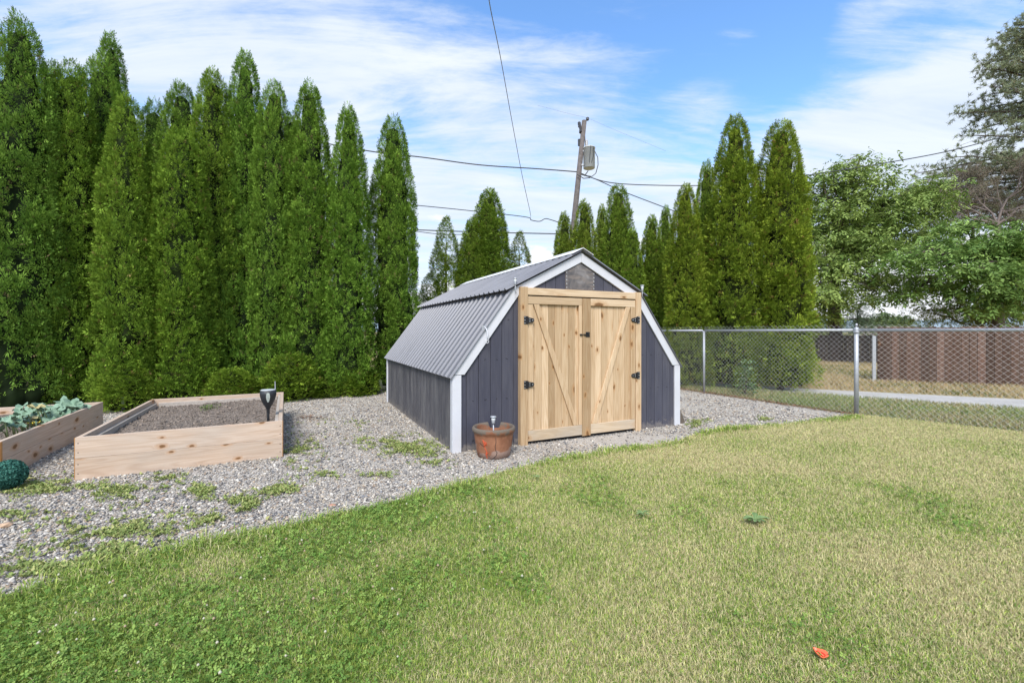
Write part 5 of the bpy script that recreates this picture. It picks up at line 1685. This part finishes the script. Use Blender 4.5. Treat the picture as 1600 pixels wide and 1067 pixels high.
# leafy shoot in front of the big arborvitae behind the wire
rng = np.random.default_rng(44)
pp = []
b0 = Vector((*gnd(1160, 621), 0)) + Vector((0.12, 0.12, 0))
for k in range(90):
    a = rng.random()
    pp.append((b0.x + rng.normal() * 0.10, b0.y + rng.normal() * 0.08, 0.05 + 0.62 * a))
sh = thing('sapling', 'pale leaved sapling behind the wire in front of the tall fence pair', 'sapling', b0)
o = leaf_cloud('leaves', np.array(pp) - np.array(b0), rng, 4, 0.04, 0.085, 0.26, [(0.16, 0.26, 0.10), (0.22, 0.30, 0.13), (0.09, 0.17, 0.05)], 0.1, 0.03, sh)
m = MB()
for k in range(5): m.tube([(0, 0, 0), (rng.normal() * 0.05, rng.normal() * 0.04, 0.35), (rng.normal() * 0.10, rng.normal() * 0.07, 0.62)], [0.007, 0.005, 0.002], 5)
m.build('stem', M['bark'], sh)

# ------------------------------------------------------------------ broadleaf trees
def curve(p, q, rq, sag=0.15, n=6, wob=0.06):
    p, q = Vector(p), Vector(q); L = (q - p).length; out = []
    o1 = Vector((rq.gauss(0, 1), rq.gauss(0, 1), rq.gauss(0, 1))) * L * wob
    for i in range(n + 1):
        u = i / n
        out.append(p.lerp(q, u) + Vector((0, 0, L * sag * math.sin(u * math.pi))) + o1 * math.sin(u * math.pi * 1.6))
    return out

def broadleaf(name, label, base, trunk, blobs, seed, nclus, per, leaflet, cols, group=None, flatz=0.35, limb_r=0.10, tw=0.011):
    """blobs: (px, py, Y, rx px, ry px): lumps of the crown, each with real depth"""
    rq = random.Random(seed); rng = np.random.default_rng(seed)
    root = thing(name, label, 'tree', base, 0, group)
    base = Vector(base)
    wood_ = MB()
    tp = [Vector(p) - base for p in trunk[0]]
    wood_.tube(tp, trunk[1], 10)
    top = tp[-1]
    cl = []
    tot = sum(b[3] * b[4] for b in blobs)
    for b in blobs:
        c = at(b[0], b[1], b[2]) - base; rx = b[3] / F * b[2]; rz = b[4] / F * b[2]; ry = min(rx, rz) * 1.1
        k = max(3, int(nclus * b[3] * b[4] / tot))
        # limb to the lump
        st = tp[-1] if rq.random() < 0.6 else tp[len(tp) // 2 + 1 if len(tp) > 2 else -1]
        lm = curve(st, c, rq, 0.10, 8)
        wood_.tube(lm, [limb_r * (1 - 0.75 * i / 8) for i in range(9)], 7)
        for _ in range(k):
            d = unit(rng.normal(0, 1, 3)) * (rng.random() ** 0.42)
            p = c + Vector((d[0] * rx, d[1] * ry, d[2] * rz))
            cl.append(p)
            if rq.random() < 0.55:
                wood_.tube(curve(lm[rq.randint(3, 8)], p, rq, 0.06, 4), [tw * 2.2, tw * 1.8, tw * 1.4, tw, tw * 0.6], 4, False)
    wood_.build('trunk', M['bark'], root, smooth=True)
    # leaves: each cluster a tier of drooping compound leaves
    cl = np.array([tuple(p) for p in cl]); nC = len(cl)
    tone = rng.normal(0, 0.5, nC)
    n = nC * per
    ci = np.repeat(np.arange(nC), per)
    sz = rng.uniform(0.7, 1.3, nC)[ci]
    p = cl[ci] + rng.normal(0, 1, (n, 3)) * np.array([0.34, 0.34, 0.34 * flatz]) * sz[:, None]
    a = rng.uniform(0, 2 * np.pi, n); el = rng.normal(-0.35, 0.35, n)
    d = np.stack([np.cos(a) * np.cos(el), np.sin(a) * np.cos(el), np.sin(el)], 1)
    up = np.array([0, 0, 1.0])
    s = unit(np.cross(d, up) + rng.normal(0, 0.25, (n, 3)))
    nn = np.cross(s, d)
    L = rng.uniform(0.22, 0.36, n) * leaflet
    V, Cc = [], []
    cols = np.array(cols)
    mixv = np.clip(0.5 + 0.25 * tone[ci] + rng.normal(0, 0.22, n), 0, 1)[:, None]
    cb = cols[0] + (cols[1] - cols[0]) * mixv
    for k, (tt, sg) in enumerate([(0.3, 1), (0.3, -1), (0.6, 1), (0.6, -1), (0.88, 1), (0.88, -1), (1.0, 0)]):
        o_ = p + d * (L * tt)[:, None] + nn * (-(tt ** 2) * L * 0.25)[:, None]
        ld = unit(d * (0.55 if sg else 1.0) + s * sg * 0.85 - up * 0.25 + rng.normal(0, 0.15, (n, 3)))
        lw = unit(np.cross(ld, nn + rng.normal(0, 0.3, (n, 3))))
        l = (L * rng.uniform(0.34, 0.5, n))[:, None]
        V.append(np.stack([o_, o_ + ld * l * 0.45 + lw * l * 0.19, o_ + ld * l, o_ + ld * l * 0.45 - lw * l * 0.19], 1))
        Cc.append(np.repeat((cb * rng.uniform(0.8, 1.2, n)[:, None])[:, None, :], 4, 1))
    V = np.concatenate(V).reshape(-1, 3); Cc = np.concatenate(Cc).reshape(-1, 3)
    me = np_mesh('crown', V, np.arange(len(V)).reshape(-1, 4), Cc)
    link('crown', me, M['broad'], root)
    return root

YA = 18.5
bA = at(1306, 560, YA); bA.z = -0.1
broadleaf('broadleaf_tree', 'tall spreading light green broadleaf tree right of the big arborvitae', bA,
    ([at(1306, 566, YA), at(1304, 500, YA), at(1302, 450, YA), at(1312, 400, YA)], [0.30, 0.25, 0.21, 0.16]),
    [(1310, 345, YA, 62, 55), (1290, 300, YA, 42, 34), (1345, 275, YA, 55, 32), (1400, 320, YA - 0.5, 62, 34), (1452, 285, YA, 40, 16), (1430, 300, YA, 45, 22), (1480, 312, YA, 16, 8), (1350, 390, YA - 1, 75, 34),
     (1290, 420, YA - 1, 45, 34), (1420, 370, YA, 50, 28), (1315, 460, YA - 1.5, 55, 20), (1380, 440, YA - 1, 60, 26), (1280, 470, YA - 1, 28, 24), (1270, 370, YA, 25, 45), (1450, 335, YA, 35, 18), (1285, 495, YA, 25, 14), (1335, 252, YA, 30, 10)], 7, 400, 15, 1.35,
    [(0.100, 0.170, 0.036), (0.36, 0.45, 0.125)], 'broadleaf trees beyond the fence', 0.32, 0.13)
YB = 15.5
bB = at(1562, 580, YB); bB.z = -0.1
broadleaf('broadleaf_tree', 'wide dark green broadleaf tree spreading over the brown fence at the right', bB,
    ([at(1562, 580, YB), at(1560, 500, YB), at(1556, 455, YB), at(1545, 415, YB)], [0.19, 0.16, 0.13, 0.09]),
    [(1540, 385, YB, 75, 28), (1480, 385, YB, 60, 22), (1590, 375, YB, 60, 32), (1440, 405, YB - 0.5, 55, 18), (1530, 420, YB - 1, 70, 18), (1600, 425, YB, 60, 28), (1460, 440, YB, 45, 14), (1500, 452, YB + 0.5, 45, 14), (1660, 400, YB, 60, 50), (1410, 462, YB, 26, 9), (1505, 352, YB + .5, 40, 10), (1565, 450, YB - 1.2, 50, 16), (1560, 480, YB - 0.8, 40, 12)], 17, 330, 15, 1.2,
    [(0.075, 0.150, 0.030), (0.28, 0.40, 0.105)], 'broadleaf trees beyond the fence', 0.25, 0.10)
YC = 17.0
bC = at(1530, 560, YC); bC.z = -0.1
broadleaf('leafy_shrub', 'olive yellow tall shrub behind the right end of the brown fence', bC,
    ([at(1530, 560, YC), at(1532, 510, YC)], [0.10, 0.06]),
    [(1560, 470, YC, 55, 30), (1500, 480, YC, 40, 20), (1600, 465, YC, 50, 40), (1450, 490, YC, 35, 12), (1540, 500, YC, 60, 14)], 27, 230, 16, 0.7,
    [(0.17, 0.20, 0.05), (0.34, 0.36, 0.10)], 'shrubs beyond the fence', 0.8, 0.05)
bD = at(1345, 560, 24); bD.z = -0.1
broadleaf('leafy_shrub', 'grey green small shrub beside the tall fence post, behind the dark fence', bD,
    ([at(1340, 560, 24), at(1340, 500, 24)], [0.08, 0.05]),
    [(1338, 480, 24, 20, 22), (1345, 500, 24, 26, 12), (1325, 500, 24, 16, 12)], 37, 70, 14, 0.6, [(0.07, 0.11, 0.06), (0.16, 0.20, 0.11)], 'shrubs beyond the fence', 0.9, 0.04)

for (px_, lab, sd2, cc) in ((1285, 'dark leafy shrub behind the far dark fence, under the light green tree', 57, [(0.06, 0.11, 0.03), (0.16, 0.23, 0.07)]), (1352, 'pale green leafy shrub behind the far dark fence left of the wooden fence end', 58, [(0.10, 0.15, 0.06), (0.22, 0.28, 0.12)]), (1425, 'low bright shrub behind the brown fence under the horizon gap', 59, [(0.12, 0.16, 0.04), (0.30, 0.34, 0.10)])):
    q = at(px_, 560, 27); q.z = -0.1
    broadleaf('leafy_shrub', lab, q, ([at(px_, 560, 27), at(px_, 525, 27)], [0.07, 0.05]), [(px_, 512, 27, 34, 12), (px_ - 18, 520, 27, 22, 10), (px_ + 20, 520, 27, 22, 10)], sd2, 60, 14, 0.7, cc, 'shrubs beyond the fence', 0.8, 0.03)

# pine at the right edge
def pine():
    Yp = 24.0
    rq = random.Random(5); rng = np.random.default_rng(5)
    base = Vector(((1655 - CX) / F * Yp, Yp, -0.1))
    root = thing('pine_tree', 'tall grey green pine at the right edge of the photo', 'tree', base)
    H_ = 19.5
    wd_ = MB(); wd_.tube([(0, 0, 0), (0.1, 0, 8), (0, 0.1, 14), (0, 0, H_)], [0.42, 0.30, 0.18, 0.04], 10)
    tuft = []
    for k in range(185):
        z = rq.uniform(5.5, H_ - 0.3); a = rq.uniform(0, 6.28)
        rmax = float(np.interp(z, [5, 8, 12, 15, 18, H_], [5.0, 5.4, 5.2, 4.0, 2.4, 0.3])) * rq.uniform(0.6, 1.02)
        d = Vector((math.cos(a), math.sin(a), 0)); e = Vector((0, 0, z + 0.10 * rmax)) + d * rmax
        c = curve((0, 0, z), e, rq, 0.03, 6, 0.05)
        wd_.tube(c, [0.07 * (1 - i / 7.5) + 0.008 for i in range(7)], 5, False)
        for i in range(2, 7):
            for _ in range(8 if i < 5 else 12):
                p = c[i] + Vector((rq.gauss(0, 0.30), rq.gauss(0, 0.30), rq.gauss(0.05, 0.24)))
                tuft.append(tuple(p))
                if rq.random() < 0.3: wd_.tube([c[i], p], [0.014, 0.006], 3, False)
    wd_.build('trunk', M['bark'], root, smooth=True)
    T = np.array(tuft); nT = len(T); per = 20
    ci = np.repeat(np.arange(nT), per); n = len(ci)
    d = unit(rng.normal(0, 1, (n, 3)) + np.array([0, 0, 0.45]))
    L = rng.uniform(0.14, 0.26, n)[:, None]; s = unit(np.cross(d, rng.normal(0, 1, (n, 3)))) * 0.016
    p = T[ci] + rng.normal(0, 0.03, (n, 3))
    V = np.stack([p - s, p + s, p + d * L], 1)
    c = np.array([0.17, 0.20, 0.115]) + np.array([0.13, 0.14, 0.09]) * rng.random((nT, 1))[ci]
    c = np.where((rng.random(n) < 0.1)[:, None], np.array([0.19, 0.15, 0.09]), c)
    me = np_mesh('crown', V.reshape(-1, 3), np.arange(3 * n).reshape(-1, 3), np.repeat(c[:, None, :], 3, 1).reshape(-1, 3))
    link('crown', me, M['leaf'], root)
pine()

def bare_tree():
    Yd = 21.0
    rq = random.Random(14)
    base = at(1566, 560, Yd); base.z = -0.1
    root = thing('bare_tree', 'nearly bare grey brown tree in front of the pine', 'tree', base)
    m = MB()
    def grow(p, d, L, r_, lev):
        q = p + d * L
        mid = p.lerp(q, 0.5) + Vector((rq.gauss(0, 1), rq.gauss(0, 1), rq.gauss(0, 1))) * L * 0.07
        m.tube([p, mid, q], [r_, r_ * 0.8, r_ * 0.62], 6 if lev < 2 else 3, False)
        if lev >= 4: tips.append(tuple(q))
        if lev >= 6: return
        nb = (4, 4, 3, 3, 3, 2)[lev]
        for k in range(nb):
            dd = (d + Vector((rq.gauss(0, 1), rq.gauss(0, 1), rq.gauss(0.12, 0.6))) * (0.62 if lev else 0.75)).normalized()
            st = q if k < 2 else p.lerp(q, rq.uniform(0.45, 0.9))
            grow(st, dd, L * rq.uniform(0.58, 0.82), r_ * 0.58, lev + 1)
    tips = []
    top = at(1558, 350, Yd) - base
    m.tube([(0, 0, 0), top * 0.6, top], [0.16, 0.12, 0.10], 8)
    for dx, dz in ((-0.75, 0.75), (-0.25, 1.0), (0.35, 0.95), (0.8, 0.6), (-0.9, 0.25)):
        grow(top, Vector((dx, rq.gauss(0, 0.3), dz)).normalized(), 1.25, 0.06, 0)
    m.build('trunk', M['deadwood'], root)
    T = np.array(tips); rng = np.random.default_rng(6); T = T[rng.random(len(T)) < 0.5]; per = 7
    ci = np.repeat(np.arange(len(T)), per); n = len(ci)
    d = unit(rng.normal(0, 1, (n, 3))); s = unit(np.cross(d, rng.normal(0, 1, (n, 3)))) * 0.010
    p = T[ci] + rng.normal(0, 0.05, (n, 3))
    V = np.stack([p - s, p + s, p + d * rng.uniform(0.08, 0.17, n)[:, None]], 1)
    c = np.where((rng.random(n) < 0.6)[:, None], np.array([0.19, 0.155, 0.115]), np.array([0.15, 0.15, 0.09])) * rng.uniform(0.7, 1.3, n)[:, None]
    link('crown', np_mesh('crown', V.reshape(-1, 3), np.arange(3 * n).reshape(-1, 3), np.repeat(c[:, None, :], 3, 1).reshape(-1, 3)), M['leaf'], root)
bare_tree()
